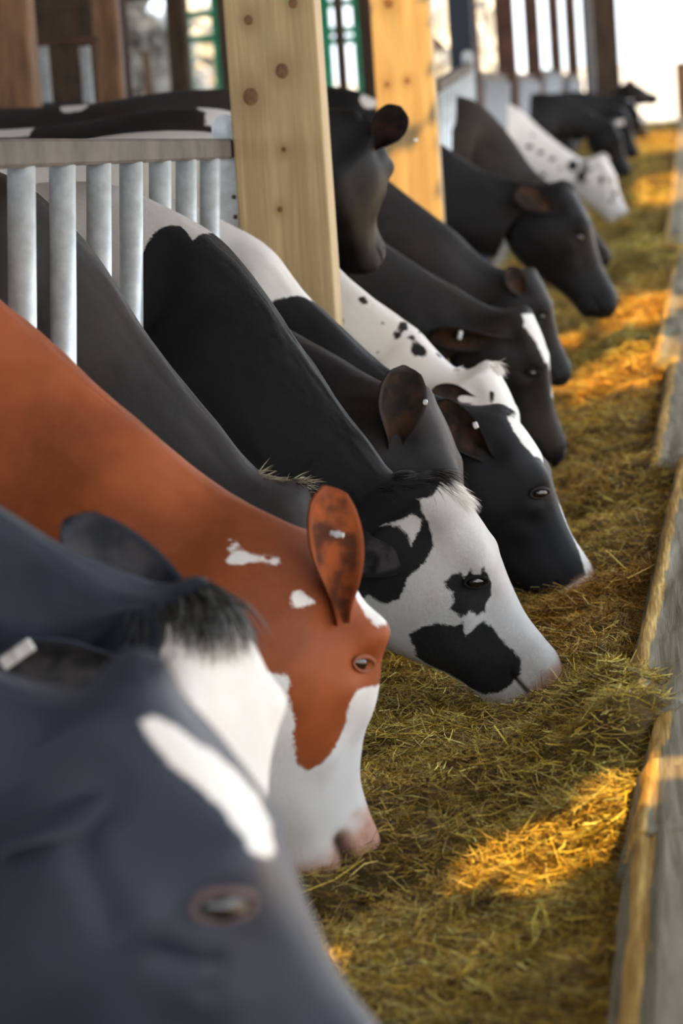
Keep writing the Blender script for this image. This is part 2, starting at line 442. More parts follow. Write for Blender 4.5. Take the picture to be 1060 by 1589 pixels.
# left part of the barn
post_thing(10, 90, .19, .19, 13.2, 'wooden_post', M['brown_wood'], 'thick brown timber post at the upper left edge', 'brown posts inside the barn')
post_thing(166, 80, .115, .14, 15.5, 'wooden_post', M['brown_wood'], 'brown timber post between the board wall and the blue pipe', 'brown posts inside the barn')
post_thing(187, 80, .024, .024, 15.6, 'blue_pipe', M['blue'], 'thin bright blue vertical pipe against the brown post')
post_thing(275, 70, .11, .14, 19.0, 'wooden_post', M['dark_wood'], 'dark timber post between the two bright openings', 'dark posts inside the barn')
post_thing(347, 70, .06, .1, 20.0, 'wooden_post', M['dark_wood'], 'dark timber post just left of the knotty post', 'dark posts inside the barn')
post_thing(527, 60, .055, .1, 20.5, 'wooden_post', M['dark_wood'], 'thin dark post among the green rails right of the knotty post', 'dark posts inside the barn')
post_thing(569, 60, .09, .12, 21.0, 'wooden_post', M['dark_wood'], 'dark post just left of the golden post', 'dark posts inside the barn')
box_at(228, 78, 150, .045, .045, 22.5, 'fence_stake', M['brown_wood'], None, None, 'short stake standing in the bright opening', 'stake')
q = MB()
p0 = at(38, 10, 17.5); p1 = at(150, 10, 17.5)
for k in range(12): q.box(((p0[0]+p1[0])/2, 17.5+(.01 if k % 2 else 0), .09+k*.17), (p1[0]-p0[0]+.3, .03, .178), None, .006)
tag(q.build('board_wall', M['dark_wood']), 'dark board wall between the two brown posts', 'wall panel')
root = empty('pen_gate', at(98, 160, 14.6)*np.array((1, 1, 0)), 'small galvanised pen gate before the dark board wall', 'gate')
for px in (66, 131):
    p = at(px, 72, 14.6); q = MB(); q.tube([p, (p[0], p[1], .0)], .024, 14); q.build('upright', M['galv'], root, True)
a_, b2 = at(40, 70, 14.6), at(152, 60, 14.6); q = MB(); q.tube([a_, b2], .013, 12); q.build('top_bar', M['rust'], root, True)
q = MB(); q.tube([a_*np.array((1, 1, .4)), b2*np.array((1, 1, .4))], .013, 12); q.build('lower_bar', M['rust'], root, True)
settle(root)
q = MB(); a_, b2 = at(-60, -6, 19.5), at(352, -22, 20.5); q.box((a_+b2)/2, (b2[0]-a_[0]+.2, .15, .14), None, .01)
tag(q.build('beam', M['dark_wood']), kind='structure')
def green_frame(x0, x1, y0, Y, label, bars, ups):
    root = empty('green_gate', at((x0+x1)/2, 100, Y)*np.array((1, 1, 0)), label, 'gate', 'green gates beyond the barn')
    for py in bars:
        q = MB(); q.tube([at(x0, py, Y), at(x1, py+(x0-x1)*.07, Y)], .03, 10); q.build('cross_bar', M['green'], root, True)
    for px in ups:
        p = at(px, y0, Y); q = MB(); q.tube([p, (p[0], p[1], .0-.15)], .035, 10); q.build('upright', M['green'], root, True)
    settle(root)
green_frame(280, 348, -10, 26, 'green tubular gate in the opening left of the knotty post', (24, 62, 150), (284, 331, 338))
green_frame(488, 590, -10, 27, 'green tubular gate in the opening right of the knotty post', (8, 50, 66, 150), (495, 503, 550))

# pale bushes outside
bm_ = M['bush'] = plain('pale_grey_green_twigs', (0.62, 0.62, 0.60), .9, 0, .3, 3, 0)
def bush(px, pyt, w, Y, label, seed):
    p = at(px, 90, Y); top = at(px, pyt, Y)[2]; r = np.random.default_rng(seed)
    root = empty('bush', (p[0], Y, -.15), label, 'bush', 'pale bushes outside the barn')
    n = 420; u = r.normal(0, 1, (n, 3)); u /= np.linalg.norm(u, axis=1)[:, None]
    c = np.array((p[0], Y, top*.55)) + u*(np.array((w/2, w/2, top*.55))*r.uniform(.5, 1.0, (n, 1)))
    d1 = r.normal(0, .07, (n, 3)); d2 = r.normal(0, .07, (n, 3))
    V = np.stack((c-d1-d2, c+d1-d2, c+d1+d2, c-d1+d2), 1).reshape(-1, 3); F = np.arange(4*n).reshape(n, 4)
    mesh_obj('leaves', V, F, M['bush'], root)
    q = MB(); q.tube([(p[0], Y, -.2), (p[0]+.05, Y, top*.5), (p[0]-.1, Y, top*.85)], (.12, .08, .03), 10); q.build('trunk', M['brown_wood'], root, True)
    settle(root)
for k, (px, pyt, w, Y, lb) in enumerate(((205, 8, 1.1, 42, 'pale bush seen in the left opening beside the blue pipe'), (250, 30, 1.0, 47, 'pale bush seen in the left opening near the dark post'),
                                   (310, 20, 1.0, 50, 'pale bush behind the left green gate'), (680, -10, .8, 60, 'pale bush between the golden post and the blue post'),
                                   (752, -10, .8, 64, 'pale bush right of the dark blue post'))):
    bush(px, pyt, w, Y, lb, k)

# ------------------------------------------------------------------ the boards along the outside of the trough
def board(Y0, X0, Y1, X1, zt, hgt, th, label, seed, lean=.30):
    n = 500; r = np.random.default_rng(seed)
    ys = np.linspace(0, 1, n); A = np.array((X0, Y0)); B = np.array((X1, Y1)); L_ = np.linalg.norm(B-A); dr = (B-A)/L_; nr = np.array((dr[1], -dr[0]))
    prof = [(0, -hgt), (0, -hgt*.66), (0, -hgt*.33), (0, -.09), (0, -.06), (0, -.04), (0, -.025), (.003, -.012), (.010, -.003), (.022, 0), (.035, 0), (.05, 0), (.065, 0), (.085, 0), (th-.01, -.002), (th, -.012), (th, -.06), (th, -hgt)]
    V = []; worn_sunlit = []; m = len(prof)
    ph = r.uniform(0, 50)
    for u in ys:
        c = A+(B-A)*u; yy = u*L_
        for k, (ox, oz) in enumerate(prof):
            w = fbm(np.array(((yy*1.6+ph, k*.7),)), seed, 3)[0]; w2 = fbm(np.array(((yy*4+ph, k*.35),)), seed+5, 3)[0]
            dz = -.022*max(0, w) if 5 <= k <= 12 else 0
            dx = .007*w2 if 2 <= k <= 8 else .002*w2
            x = ox+dx+lean*(oz+0)  # the boards lean outwards
            V.append((*(c+nr*x), zt+oz+dz+.003*w2))
            worn_sunlit.append(np.clip(math.exp(-((k-8.0)/1.7)**2)*1.0+.10*w, 0, 1))
    idx = np.arange(n*m).reshape(n, m)
    F = np.stack((idx[:-1, :], np.roll(idx, -1, 1)[:-1], np.roll(idx, -1, 1)[1:], idx[1:, :]), 2).reshape(-1, 4).tolist()
    F.append(list(idx[0][::-1])); F.append(list(idx[-1]))
    c0 = np.array((X0, Y0, 0)); o = mesh_obj('trough_board', np.array(V)-c0, F, M['sleeper'], None, True, dict(worn_sunlit=np.array(worn_sunlit)))
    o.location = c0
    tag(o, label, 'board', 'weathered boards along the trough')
def tx(px, py, z):
    """where the view through px, py meets the level z: (Y, X)"""
    v = R3 @ np.array(((px-CX)/FPX, -(py-CY)/FPX, -1.0)); k = (z-CAM[2])/v[2]
    p = CAM+v*k; return p[1], p[0]
BZ = .45
BOARDS = []
def board_px(a, b2, Y0, Y1, label, seed, zt=BZ):
    """inner top edge seen through a (near) and b2 (far)"""
    ya, xa = tx(*a, zt); yb, xb = tx(*b2, zt); sl = (xb-xa)/(yb-ya)
    BOARDS.append((Y0, xa+(Y0-ya)*sl, Y1, xa+(Y1-ya)*sl))
    board(*BOARDS[-1], zt, zt-.1, .13, label, seed)
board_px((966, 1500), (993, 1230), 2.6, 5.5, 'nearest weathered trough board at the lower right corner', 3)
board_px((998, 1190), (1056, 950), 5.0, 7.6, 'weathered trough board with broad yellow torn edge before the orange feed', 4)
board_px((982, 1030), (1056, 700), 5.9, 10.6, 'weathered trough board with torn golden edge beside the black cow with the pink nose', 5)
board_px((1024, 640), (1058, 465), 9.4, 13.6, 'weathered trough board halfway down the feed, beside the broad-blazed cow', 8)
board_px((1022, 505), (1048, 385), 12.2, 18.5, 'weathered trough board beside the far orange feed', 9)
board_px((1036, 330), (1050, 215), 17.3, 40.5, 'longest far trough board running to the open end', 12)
p = at(1050, 190, 40.8); q = MB(); q.box((p[0]+.1, 40.8, .55), (.16, .16, 1.1), None, .02); tag(q.build('trough_post', M['brown_wood']), 'stubby brown post closing the far end of the trough', 'post')

# ------------------------------------------------------------------ the feed
MOUND = [(*at(px, py, Y)[:2], h, r) for px, py, Y, h, r in ((800, 1080, 6.72, .005, .1), (870, 735, 10.1, .02, .1), (885, 605, 11.1, .02, .1), (890, 945, 7.95, -.045, .14),
         (945, 1075, 6.25, .07, .13), (975, 1060, 5.95, .09, .12), (1005, 690, 9.5, .08, .2), (1012, 530, 12.3, .08, .25), (1028, 340, 17.4, .08, .4), (540, 1340, 5.45, -.07, .15))]
def feed_z(x, y):
    p = np.stack((x, y), 1)
    z = .285 + .050*fbm(p*np.array((2.0, 1.5)), 3, 3) + .022*fbm(p*7, 11, 3) + .012*fbm(p*22, 21, 2)
    xb = -.07 + np.clip((y-9)*.012, 0, .3)
    z += .115*np.exp(-np.maximum(0, xb-x)**2/.16**2)*(.85+.35*vnoise(np.stack((y*1.1, y*0), 1), 5))
    for mx_, my_, h_, r_ in MOUND: z += h_*np.exp(-(((x-mx_)/r_)**2+((y-my_)/r_)**2))
    z -= .05*sstep(-.5, -.8, x)
    return np.minimum(z, .475)
def wall_x(y):
    o = np.full(np.shape(y), -9.0)
    for Y0, X0, Y1, X1 in BOARDS:
        o = np.where((y >= Y0-.05) & (y <= Y1+.6), np.maximum(o, X0+(X1-X0)*(y-Y0)/(Y1-Y0)), o)
    return np.where(o < -5, -.08, o)
def feed():
    # the packed heap
    yv = np.concatenate((np.linspace(2.2, 10, 520), np.linspace(10.05, 41, 420))); xv = np.linspace(-.79, 0.0, 76)
    X = -.79 + (xv[None, :]+.79)/.79*(wall_x(yv)[:, None]+.015+.79); Yg = np.repeat(yv[:, None], 76, 1)
    Z = feed_z(X.ravel(), Yg.ravel())
    V = np.stack((X.ravel(), Yg.ravel(), Z), 1); idx = np.arange(len(V)).reshape(X.shape)
    F = np.stack((idx[:-1, :-1], idx[:-1, 1:], idx[1:, 1:], idx[1:, :-1]), 2).reshape(-1, 4)
    k = fbm(V*np.array((14, 14, 1.0)), 31, 4); base = np.array((.075, .05, .016))
    C = base*(1+.9*k[:, None]); C = np.concatenate((np.clip(C, 0, 1), np.ones((len(C), 1))), 1)
    r = np.random.default_rng(5)
    # the fibres lying on it
    N = 270000
    u = r.random(N); near = r.random(N) < .46
    y = np.where(near, 3.2+u*4.6, 1/(1/7.6 - u*(1/7.6-1/41)))
    wR = wall_x(y)+.035
    x = -.78 + r.random(N)*(.78+wR)
    sc = np.maximum(1, y/8.0)**.9
    Ln = r.gamma(3.0, .013, N)*np.where(r.random(N) < .06, 1.9, 1.0)*sc; Ln = np.clip(Ln, .008, .16)
    wd = r.uniform(.0009, .0024, N)*sc*np.where(r.random(N) < .08, 1.6, 1)
    flow = fbm(np.stack((x*3, y*2), 1), 41, 3)*3.0
    az = flow + r.normal(0, 1.0, N)
    pit = r.normal(.05, .30, N)
    z = feed_z(x, y) + r.uniform(-.012, .016, N)*np.minimum(sc, 2)
    d = np.stack((np.cos(az)*np.cos(pit), np.sin(az)*np.cos(pit), np.sin(pit)), 1)
    sdv = np.stack((-np.sin(az), np.cos(az), r.normal(0, .7, N)), 1); sdv /= np.linalg.norm(sdv, axis=1)[:, None]
    c = np.stack((x, y, z), 1); bend = np.stack((r.normal(0, .12, N), r.normal(0, .12, N), r.normal(-.08, .12, N)), 1)*Ln[:, None]
    P0 = c-d*Ln[:, None]/2; P1 = c-bend*-.5; P2 = c+d*Ln[:, None]/2
    hw = (wd/2)[:, None]
    SV = np.stack((P0-sdv*hw*.6, P0+sdv*hw*.6, P1-sdv*hw, P1+sdv*hw, P2-sdv*hw*.5, P2+sdv*hw*.5), 1).reshape(-1, 3)
    b0 = np.arange(N)*6+len(V)
    SF = np.concatenate((np.stack((b0, b0+1, b0+3, b0+2), 1), np.stack((b0+2, b0+3, b0+5, b0+4), 1)))
    pal = 2.9*np.array(((.105, .062, .010), (.20, .125, .018), (.30, .21, .035), (.17, .135, .035), (.085, .048, .012), (.42, .32, .10), (.24, .22, .07)))
    zone = fbm(np.stack((x*2.2, y*1.6), 1), 51, 3)
    wts = np.array((.26, .22, .13, .13, .18, .045, .035)); pick = r.choice(len(pal), N, p=wts/wts.sum())
    SC_ = pal[pick]*r.uniform(.6, 1.25, (N, 1))*(1+.45*zone[:, None])
    gre = fbm(np.stack((x*1.4, y*.9), 1), 61, 2)[:, None]; SC_ = SC_*(1+gre*np.array((-.18, .10, .25)))
    SC_ = np.repeat(np.clip(SC_, 0, 1), 6, 0); SC_ = np.concatenate((SC_, np.ones((len(SC_), 1))), 1)
    o = mesh_obj('silage', np.vstack((V, SV)), np.vstack((F, SF)), M['silage'], None, False, dict(col=np.vstack((C, SC_))))
    return tag(o, 'chopped brown and yellow silage filling the trough', 'silage', None, 'stuff')
feed()
# ------------------------------------------------------------------ cows
HX = (0, .05, .12, .2, .28, .36, .43, .48, .51, .53, .545)
HTOP = (0, .012, .014, .004, -.021, -.040, -.045, -.049, -.064, -.082, -.115)
HBX = (0, .06, .12, .2, .28, .36, .42, .46, .49, .515, .535, .545)
HBOT = (-.255, -.275, -.282, -.268, -.242, -.212, -.198, -.194, -.186, -.168, -.142, -.115)
HWX = (0, .06, .12, .19, .24, .30, .36, .41, .45, .48, .51, .53, .54, .545)
HW = (.085, .100, .115, .120, .106, .086, .074, .072, .080, .085, .078, .060, .036, .002)
TT = (0, .12, .22, .32, .45, .6, .75, .88, 1)
SEC_HEAD = ((0, .45, .78, .97, 1.0, .93, .75, .48, 0), (0, .0, .035, .12, .27, .5, .74, .93, 1))
SEC_NOSE = ((0, .40, .70, .90, 1.0, 1.0, .86, .52, 0), (0, .01, .06, .17, .36, .58, .80, .955, 1))
SEC_NECK = ((0, .26, .46, .68, .92, 1.0, .86, .50, 0), (0, .012, .06, .16, .36, .58, .80, .955, 1))
SEC_BODY = ((0, .32, .60, .82, .97, 1.0, .84, .52, 0), (0, .012, .07, .18, .38, .60, .82, .955, 1))

def poly_sd(a, b, K, poly):
    """signed distance (+ inside) of points (a, b*K) to a polygon of (a, b)"""
    n = len(poly); d2 = np.full(len(a), 1e9); ins = np.zeros(len(a), bool)
    bb = b*K
    for i in range(n):
        x0, y0 = poly[i]; x1, y1 = poly[(i+1) % n]
        Y0, Y1 = y0*K, y1*K
        ex, ey = x1-x0, Y1-Y0; L2 = ex*ex+ey*ey+1e-12
        t = np.clip(((a-x0)*ex + (bb-Y0)*ey)/L2, 0, 1)
        d2 = np.minimum(d2, (a-x0-t*ex)**2 + (bb-Y0-t*ey)**2)
        c = (b < y0) != (b < y1)
        if y0 != y1: ins ^= c & (a < (x1-x0)*(b-y0)/(y1-y0)+x0)
    return np.where(ins, 1, -1)*np.sqrt(d2)

class Frame: pass

def ear_shell(B, T, n, wmax, cup=0.6, nu=26, nv=17, th=0.006, bend=0.0):
    a = T-B; Ln = np.linalg.norm(a); a = a/Ln
    b = unit(np.cross(n, a)); n = np.cross(a, b)
    u = np.linspace(0, 1, nu); v = np.linspace(-1, 1, nv)
    hw = wmax*ci(u, (0, .12, .3, .5, .7, .85, .95, 1), (.26, .36, .68, .97, 1.0, .84, .55, .10))
    cu = cup*ci(u, (0, .2, .5, 1), (1.7, 1.5, .8, .32))
    U, V = np.meshgrid(u, v, indexing='ij'); HWm = hw[:, None]; CU = cu[:, None]
    off = HWm*CU*(np.abs(V)**1.8) + bend*Ln*U**2
    front = B + a*Ln*U[..., None] + b*(HWm*V*(1-0.12*CU*V*V))[..., None] + n*off[..., None]
    back = front - n*(th*(1-0.55*np.abs(V)**3))[..., None] - n*0.004
    P = np.concatenate((front.reshape(-1, 3), back.reshape(-1, 3)))
    N1 = nu*nv; f = []
    for i in range(nu-1):
        for j in range(nv-1):
            p = i*nv+j
            f.append((p, p+nv, p+nv+1, p+1)); f.append((N1+p, N1+p+1, N1+p+nv+1, N1+p+nv))
    for i in range(nu-1):
        p = i*nv; f.append((p, N1+p, N1+p+nv, p+nv))
        p = i*nv+nv-1; f.append((p, p+nv, N1+p+nv, N1+p))
    for j in range(nv-1):
        p = (nu-1)*nv+j; f.append((p, N1+p, N1+p+1, p+1))
    inner = np.concatenate((np.where(np.abs(V) < 0.86, 1.0, 0.0).ravel()*np.where(U.ravel() < 0.95, 1, 0), np.zeros(N1)))
    return P, np.array(f), inner

def strands(name, roots, dirs, length, width, mat, parent, droop=(0, 0, -0.3), seg=4, jit=0.35, seed=1):
    """a lock of hair: tapering blades, one mesh"""
    r = np.random.default_rng(seed); V = []; F = []
    for p, d in zip(roots, dirs):
        d = unit(d + r.normal(0, jit, 3)); Ln = length*r.uniform(0.55, 1.15)
        side = unit(np.cross(d, r.normal(0, 1, 3))); q = np.array(p, float); n0 = len(V); dd = d.copy()
        for k in range(seg+1):
            w = width*(1-k/seg*0.92)
            V += [q-side*w/2, q+side*w/2]
            dd = unit(dd + np.array(droop)*(1.0/seg)); q = q + dd*Ln/seg
        for k in range(seg):
            i = n0+2*k; F.append((i, i+1, i+3, i+2))
    return mesh_obj(name, np.array(V), np.array(F), mat, parent, True)

COWS = {}
def cow(key, Y, poll, nose, neck, label, mat, dYn=0.0, hyaw=0.0, roll=0.0, white=(), pink=None, ears=(), eyes=(1,), dim=1.0,
        res=1.0, lid=None, body_yaw=0.0, depth=1.0, body=1.5, neckw=1.0, headd=1.12, headw=1.0, group='cows feeding along the trough', jaw=1.0,
        knob=0.02, category='cow', mouth=1.0, eye=(.205, -.058), lids=1.0, dents=(), brow=1.0):
    """poll / nose / neck: points of the top line (px, py[, dY]); white: outlines in (distance along the top line from the poll, turn round the body)"""
    P = at(poll[0], poll[1], Y + (poll[2] if len(poll) > 2 else 0)); Nn = at(nose[0], nose[1], Y+dYn)
    q = Nn-P; sc = np.linalg.norm(q)/0.503
    h = np.array((math.cos(body_yaw), math.sin(body_yaw), 0.0)); lh = np.array((h[1], -h[0], 0.0))      # lh: the cow's right
    hh = np.array((math.cos(hyaw), math.sin(hyaw), 0.0)); lat = np.array((hh[1], -hh[0], 0.0))
    xq = unit(q); yq = unit(lat - xq*np.dot(lat, xq))
    if roll: yq = np.array(Matrix.Rotation(roll, 3, Vector(xq)) @ Vector(yq))
    zq = np.cross(yq, xq)
    a = math.atan2(0.055, 0.50)
    xh = xq*math.cos(a) + zq*math.sin(a); zh = np.cross(yq, xh); yh = yq
    # ---- rings: nose -> poll -> withers -> rump
    nh, nn, nb = int(150*res), int(90*res), int(46*max(res, .5)); M2 = int(64*res)*2
    x1 = np.concatenate((0.5 + 0.0449*np.sin(np.linspace(math.pi/2, 0, int(nh*0.22), endpoint=False)), np.linspace(0.5, 0, nh-int(nh*0.22), endpoint=False)))
    topz = ci(x1, HX, HTOP); botz = ci(x1, HBX, HBOT); botz = np.where(x1 < .5, topz+(botz-topz)*headd, botz)
    T1 = P + sc*(x1[:, None]*xh + topz[:, None]*zh)
    D1 = sc*(topz-botz); W1 = sc*ci(x1, HWX, HW)*headw
    pts = [P] + [at(p[0], p[1], Y+(p[2] if len(p) > 2 else 0)) for p in neck]
    pts = np.array(pts); seg = np.concatenate(((0,), np.cumsum(np.linalg.norm(np.diff(pts, axis=0), axis=1)))); Ln = seg[-1]
    l2 = np.linspace(0, Ln, nn); T2 = ci(l2, seg, pts); n2 = l2/Ln
    D2 = sc*(1+(depth-1)*sstep(0, .3, n2))*ci(n2, (0, .12, .35, .65, .85, 1), (.255*headd, .27*headd, .33, .45, .55, .62)); W2 = sc*ci(n2, (0, .1, .3, .6, .85, 1), (.085*headw, .085, .088*neckw, .115*neckw, .16, .20))
    l3 = np.linspace(0, body, nb)[1:]; n3 = l3/body
    wth = pts[-1]
    bz = ci(n3, (0, .1, .3, .6, .8, .93, 1), (0, .0, -.03, -.02, .0, -.04, -.30))
    T3 = wth - h*l3[:, None] + np.array((0, 0, 1.0))*bz[:, None]
    tl3 = np.minimum(l3/0.2, 1)
    D3 = sc*ci(n3, (0, .15, .4, .7, .9, .97, 1), (.60*depth, .70, .76, .74, .60, .42, .03)); W3 = sc*ci(n3, (0, .12, .4, .7, .9, .97, 1), (.20, .25, .285, .275, .21, .13, .01))
    T = np.vstack((T1, T2, T3)); D = np.concatenate((D1, D2, D3)); Wd = np.concatenate((W1, W2, W3))
    tan = -np.gradient(T2, axis=0); tan /= np.linalg.norm(tan, axis=1)[:, None]
    fw = sstep(-0.02, 0.24*sc, l2)[:, None]
    ax2 = xh*(1-fw) + tan*fw; ax2 /= np.linalg.norm(ax2, axis=1)[:, None]
    gb = sstep(0.55, 1.0, n2)[:, None]; ax2 = ax2*(1-gb)+h*gb; ax2 /= np.linalg.norm(ax2, axis=1)[:, None]
    lt2 = yh*(1-sstep(0.0, .6, n2))[:, None] + lh*sstep(0.0, .6, n2)[:, None]
    ax = np.vstack((np.tile(xh, (len(T1), 1)), ax2, np.tile(h, (len(T3), 1))))
    lt = np.vstack((np.tile(yh, (len(T1), 1)), lt2, np.tile(lh, (len(T3), 1))))
    lt = lt - ax*np.sum(lt*ax, axis=1)[:, None]; lt /= np.linalg.norm(lt, axis=1)[:, None]
    s = np.concatenate((x1*sc, -l2, -Ln-l3))
    # soften the join at the poll and at the withers
    def soft(A, c0, rad, it):
        m = np.exp(-((s-c0)/rad)**2); m = m[:, None] if A.ndim > 1 else m
        for _ in range(it):
            B = A.copy(); B[1:-1] = 0.25*A[:-2]+0.5*A[1:-1]+0.25*A[2:]; A = A*(1-m)+B*m
        return A
    T = soft(T, -0.01, 0.05*sc, int(30*res*res)); T = soft(T, -Ln, 0.18, 40)
    ax = soft(ax, 0, 0.07, 40); ax /= np.linalg.norm(ax, axis=1)[:, None]
    D = soft(D, -Ln, 0.2, 30); Wd = soft(Wd, -Ln, 0.2, 30)
    dn = np.cross(ax, lt)
    t = np.linspace(-1, 1, M2, endpoint=False); at_ = np.abs(t)
    S = [tuple(ci(at_, TT, np.array(q)) for q in sec) for sec in (SEC_HEAD, SEC_NOSE, SEC_NECK, SEC_BODY)]
    wN = sstep(.24*sc, .38*sc, s); wK = sstep(0.02, -0.22, s)*1.0; wB = sstep(-Ln*0.75, -Ln-.2, s)
    wH = np.clip(1-wN-wK, 0, 1); wK = wK*(1-wB)
    ys = sum(w[:, None]*q[0] for w, q in zip((wH, wN, wK, wB), S)); zs = sum(w[:, None]*q[1] for w, q in zip((wH, wN, wK, wB), S))
    tot = (wH+wN+wK+wB)[:, None]; ys = ys/tot; zs = zs/tot
    V = T[:, None, :] + lt[:, None, :]*(Wd[:, None]*ys*np.sign(t))[..., None] + dn[:, None, :]*(D[:, None]*zs)[..., None]
    # ---- shape the head
    Rn = len(s)
    def local(V): q = (V-P)/sc; return q @ xh, q @ yh, q @ zh
    du = np.gradient(V, axis=0); dv = np.roll(V, -1, 1)-np.roll(V, 1, 1)
    nrm = np.cross(du, dv); nrm /= (np.linalg.norm(nrm, axis=2)[..., None]+1e-9)
    cen = V.mean(axis=1, keepdims=True)
    sg = np.sign(np.sum(nrm*(V-cen), axis=2))[..., None]; nrm = nrm*np.where(sg == 0, 1, sg)
    lx, ly, lz = local(V); la = np.abs(ly)
    amt = np.zeros(lx.shape)
    def blob(x, y, z, r, k, rz=None):
        nonlocal amt
        amt = amt + k*np.exp(-(((lx-x)**2+(la-y)**2)/r**2 + ((lz-z)/(rz or r))**2))
    ex, ez = eye; blob(ex-.025, .105, ez+.040, .034, .017*brow); blob(ex, .12, ez, .022, -.010); blob(ex+.02, .11, ez-.042, .030, .006); blob(ex+.055, .10, ez+.008, .025, -.004)
    blob(.10, .09, -.165, .075, .016*jaw); blob(.07, .095, -.075, .035, -.010); blob(.28, .075, -.075, .05, -.008)
    blob(.27, .08, -.13, .035, .007)
    blob(0.0, 0, .0, .040, knob); blob(.46, .03, -.175, .04, .008); blob(.485, .055, -.085, .03, .008)
    blob(.37, .05, -.09, .05, -.005); blob(.2, 0, 0, .05, -.004)
    amt = amt - 0.017*np.exp(-(((lx-.510)**2)/.012**2 + ((la-.042)/.012)**2 + ((lz+.092)/.016)**2))       # nostril
    mx = np.clip(lx, .43, .56); dm = np.sqrt((lx-mx)**2 + (lz - (-.138 + (mx-.385)*.02))**2)
    mg = np.exp(-(dm/(.0055*mouth))**2)*sstep(.015, .03, la); amt = amt - 0.006*mouth*mg
    for dx_, dz_, r_, k_ in dents: amt = amt + k_*np.exp(-((lx-dx_)**2+(lz-dz_)**2)/r_**2)*sstep(.02, .06, la)
    # folds and muscle of the neck
    inn = sstep(0, -.12, s)[:, None]*np.ones_like(lx)
    seedk = sum(ord(c)*(i+3) for i, c in enumerate(key))
    amt = amt + inn*0.010*fbm(np.stack((s[:, None]*4*np.ones_like(t), t[None, :]*4*np.ones_like(lx)), 2).reshape(-1, 2)+seedk, seedk).reshape(lx.shape)
    V = V + nrm*(amt*sc)[..., None]
    verts = V.reshape(-1, 3); idx = np.arange(Rn*M2).reshape(Rn, M2)
    f = np.stack((idx[:-1], np.roll(idx[:-1], -1, 1), np.roll(idx[1:], -1, 1), idx[1:]), 2).reshape(-1, 4)
    sv = np.repeat(s, M2); tv = np.tile(t, Rn); KK = np.repeat(np.hypot(D, Wd)*1.15, M2)
    sd = np.full(len(verts), -1.0)
    def psd(p):
        return poly_sd(sv/sc, tv, KK/sc, p[1:])*sc if p[0] == 's' else poly_sd(sv/sc, np.abs(tv), KK/sc, p)*sc
    for p in (white[0] if white else ()): sd = np.maximum(sd, psd(p))
    for p in (white[1] if white else ()): sd = np.minimum(sd, -psd(p))
    pk = np.zeros(len(verts)); lxf, laf, lzf = (q.ravel() for q in (lx, la, lz))
    if pink is not None:
        pk = sstep(pink-.015, pink+.02, lxf - 0.25*np.maximum(0, -(lzf+.10)) + 0.012*vnoise(verts*40))
    skin = np.exp(-(((lxf-.512)**2)/.010**2 + ((laf-.042)/.011)**2 + ((lzf+.094)/.014)**2))*0.95
    skin = np.maximum(skin, 0.9*mg.ravel())
    if pink is None:
        skin = np.maximum(skin, 0.8*sstep(.475, .50, lxf - 0.25*np.maximum(0, -(lzf+.10))))
    inner = np.zeros(len(verts))
    parts = [(verts, f, sv, tv, sd, pk, skin, inner)]
    def extra(v, fq, sd0=-1.0, inn=None, sk=0.0, pk0=0.0):
        n = len(v); v = np.asarray(v)
        parts.append((v, fq, v[:, 0]*1.0, v[:, 2]*3.0, np.full(n, sd0), np.full(n, pk0), np.full(n, sk), np.zeros(n) if inn is None else inn))
    lw = lambda x, y, z: P + sc*(x*xh + y*yh + z*zh)
    for e in ears:
        side = e.get('side', 1)
        B = lw(*e['base']) if 'base' in e else lw(.07, side*.092, -.092)
        tip = at(e['tip'][0], e['tip'][1], Y + e['tip'][2])
        B = B - unit(tip-B)*.02
        v, fq, inn = ear_shell(B, tip, unit(np.array(e.get('n', (0.3, -1, 0.2)))), e.get('w', .055)*sc, e.get('cup', .6), bend=e.get('bend', 0))
        extra(v, fq, e.get('sd', -1.0), inn*e.get('inner', 1.0))
    # legs and tail
    zb = wth[2]
    for k, (lx0, ly0) in enumerate(((0.12, .14), (0.12, -.14), (body-.22, .15), (body-.22, -.15))):
        hip = wth - h*lx0 + lh*ly0; q = MB(); hind = k > 1
        pl = [hip*np.array((1, 1, 0))+np.array((0, 0, z)) + h*dx for z, dx in (((.72, 0), (.56, .05), (.46, -.05), (.12, 0), (.05, .02), (.0, .05)) if hind else ((.72, 0), (.5, .02), (.42, .03), (.14, 0), (.06, .01), (.0, .04)))]
        q.tube(pl, (.14, .085, .06, .042, .05, .058) if hind else (.12, .075, .058, .042, .05, .058), 12)
        fq = [z for z in q.f if len(z) == 4]; extra(q.v, np.array(fq), -1.0)
    q = MB(); tl = wth - h*(body-.02); tl = tl + np.array((0, 0, -.12))
    q.tube([tl+h*.08, tl-h*.03+np.array((0, 0, -.1)), tl-h*.05+np.array((0, 0, -.5)), tl-h*.04+np.array((0, 0, -.72))], (.04, .025, .018, .035), 10); extra(q.v, np.array([z for z in q.f if len(z) == 4]))
    # eyelids round each eye
    eyes3 = []
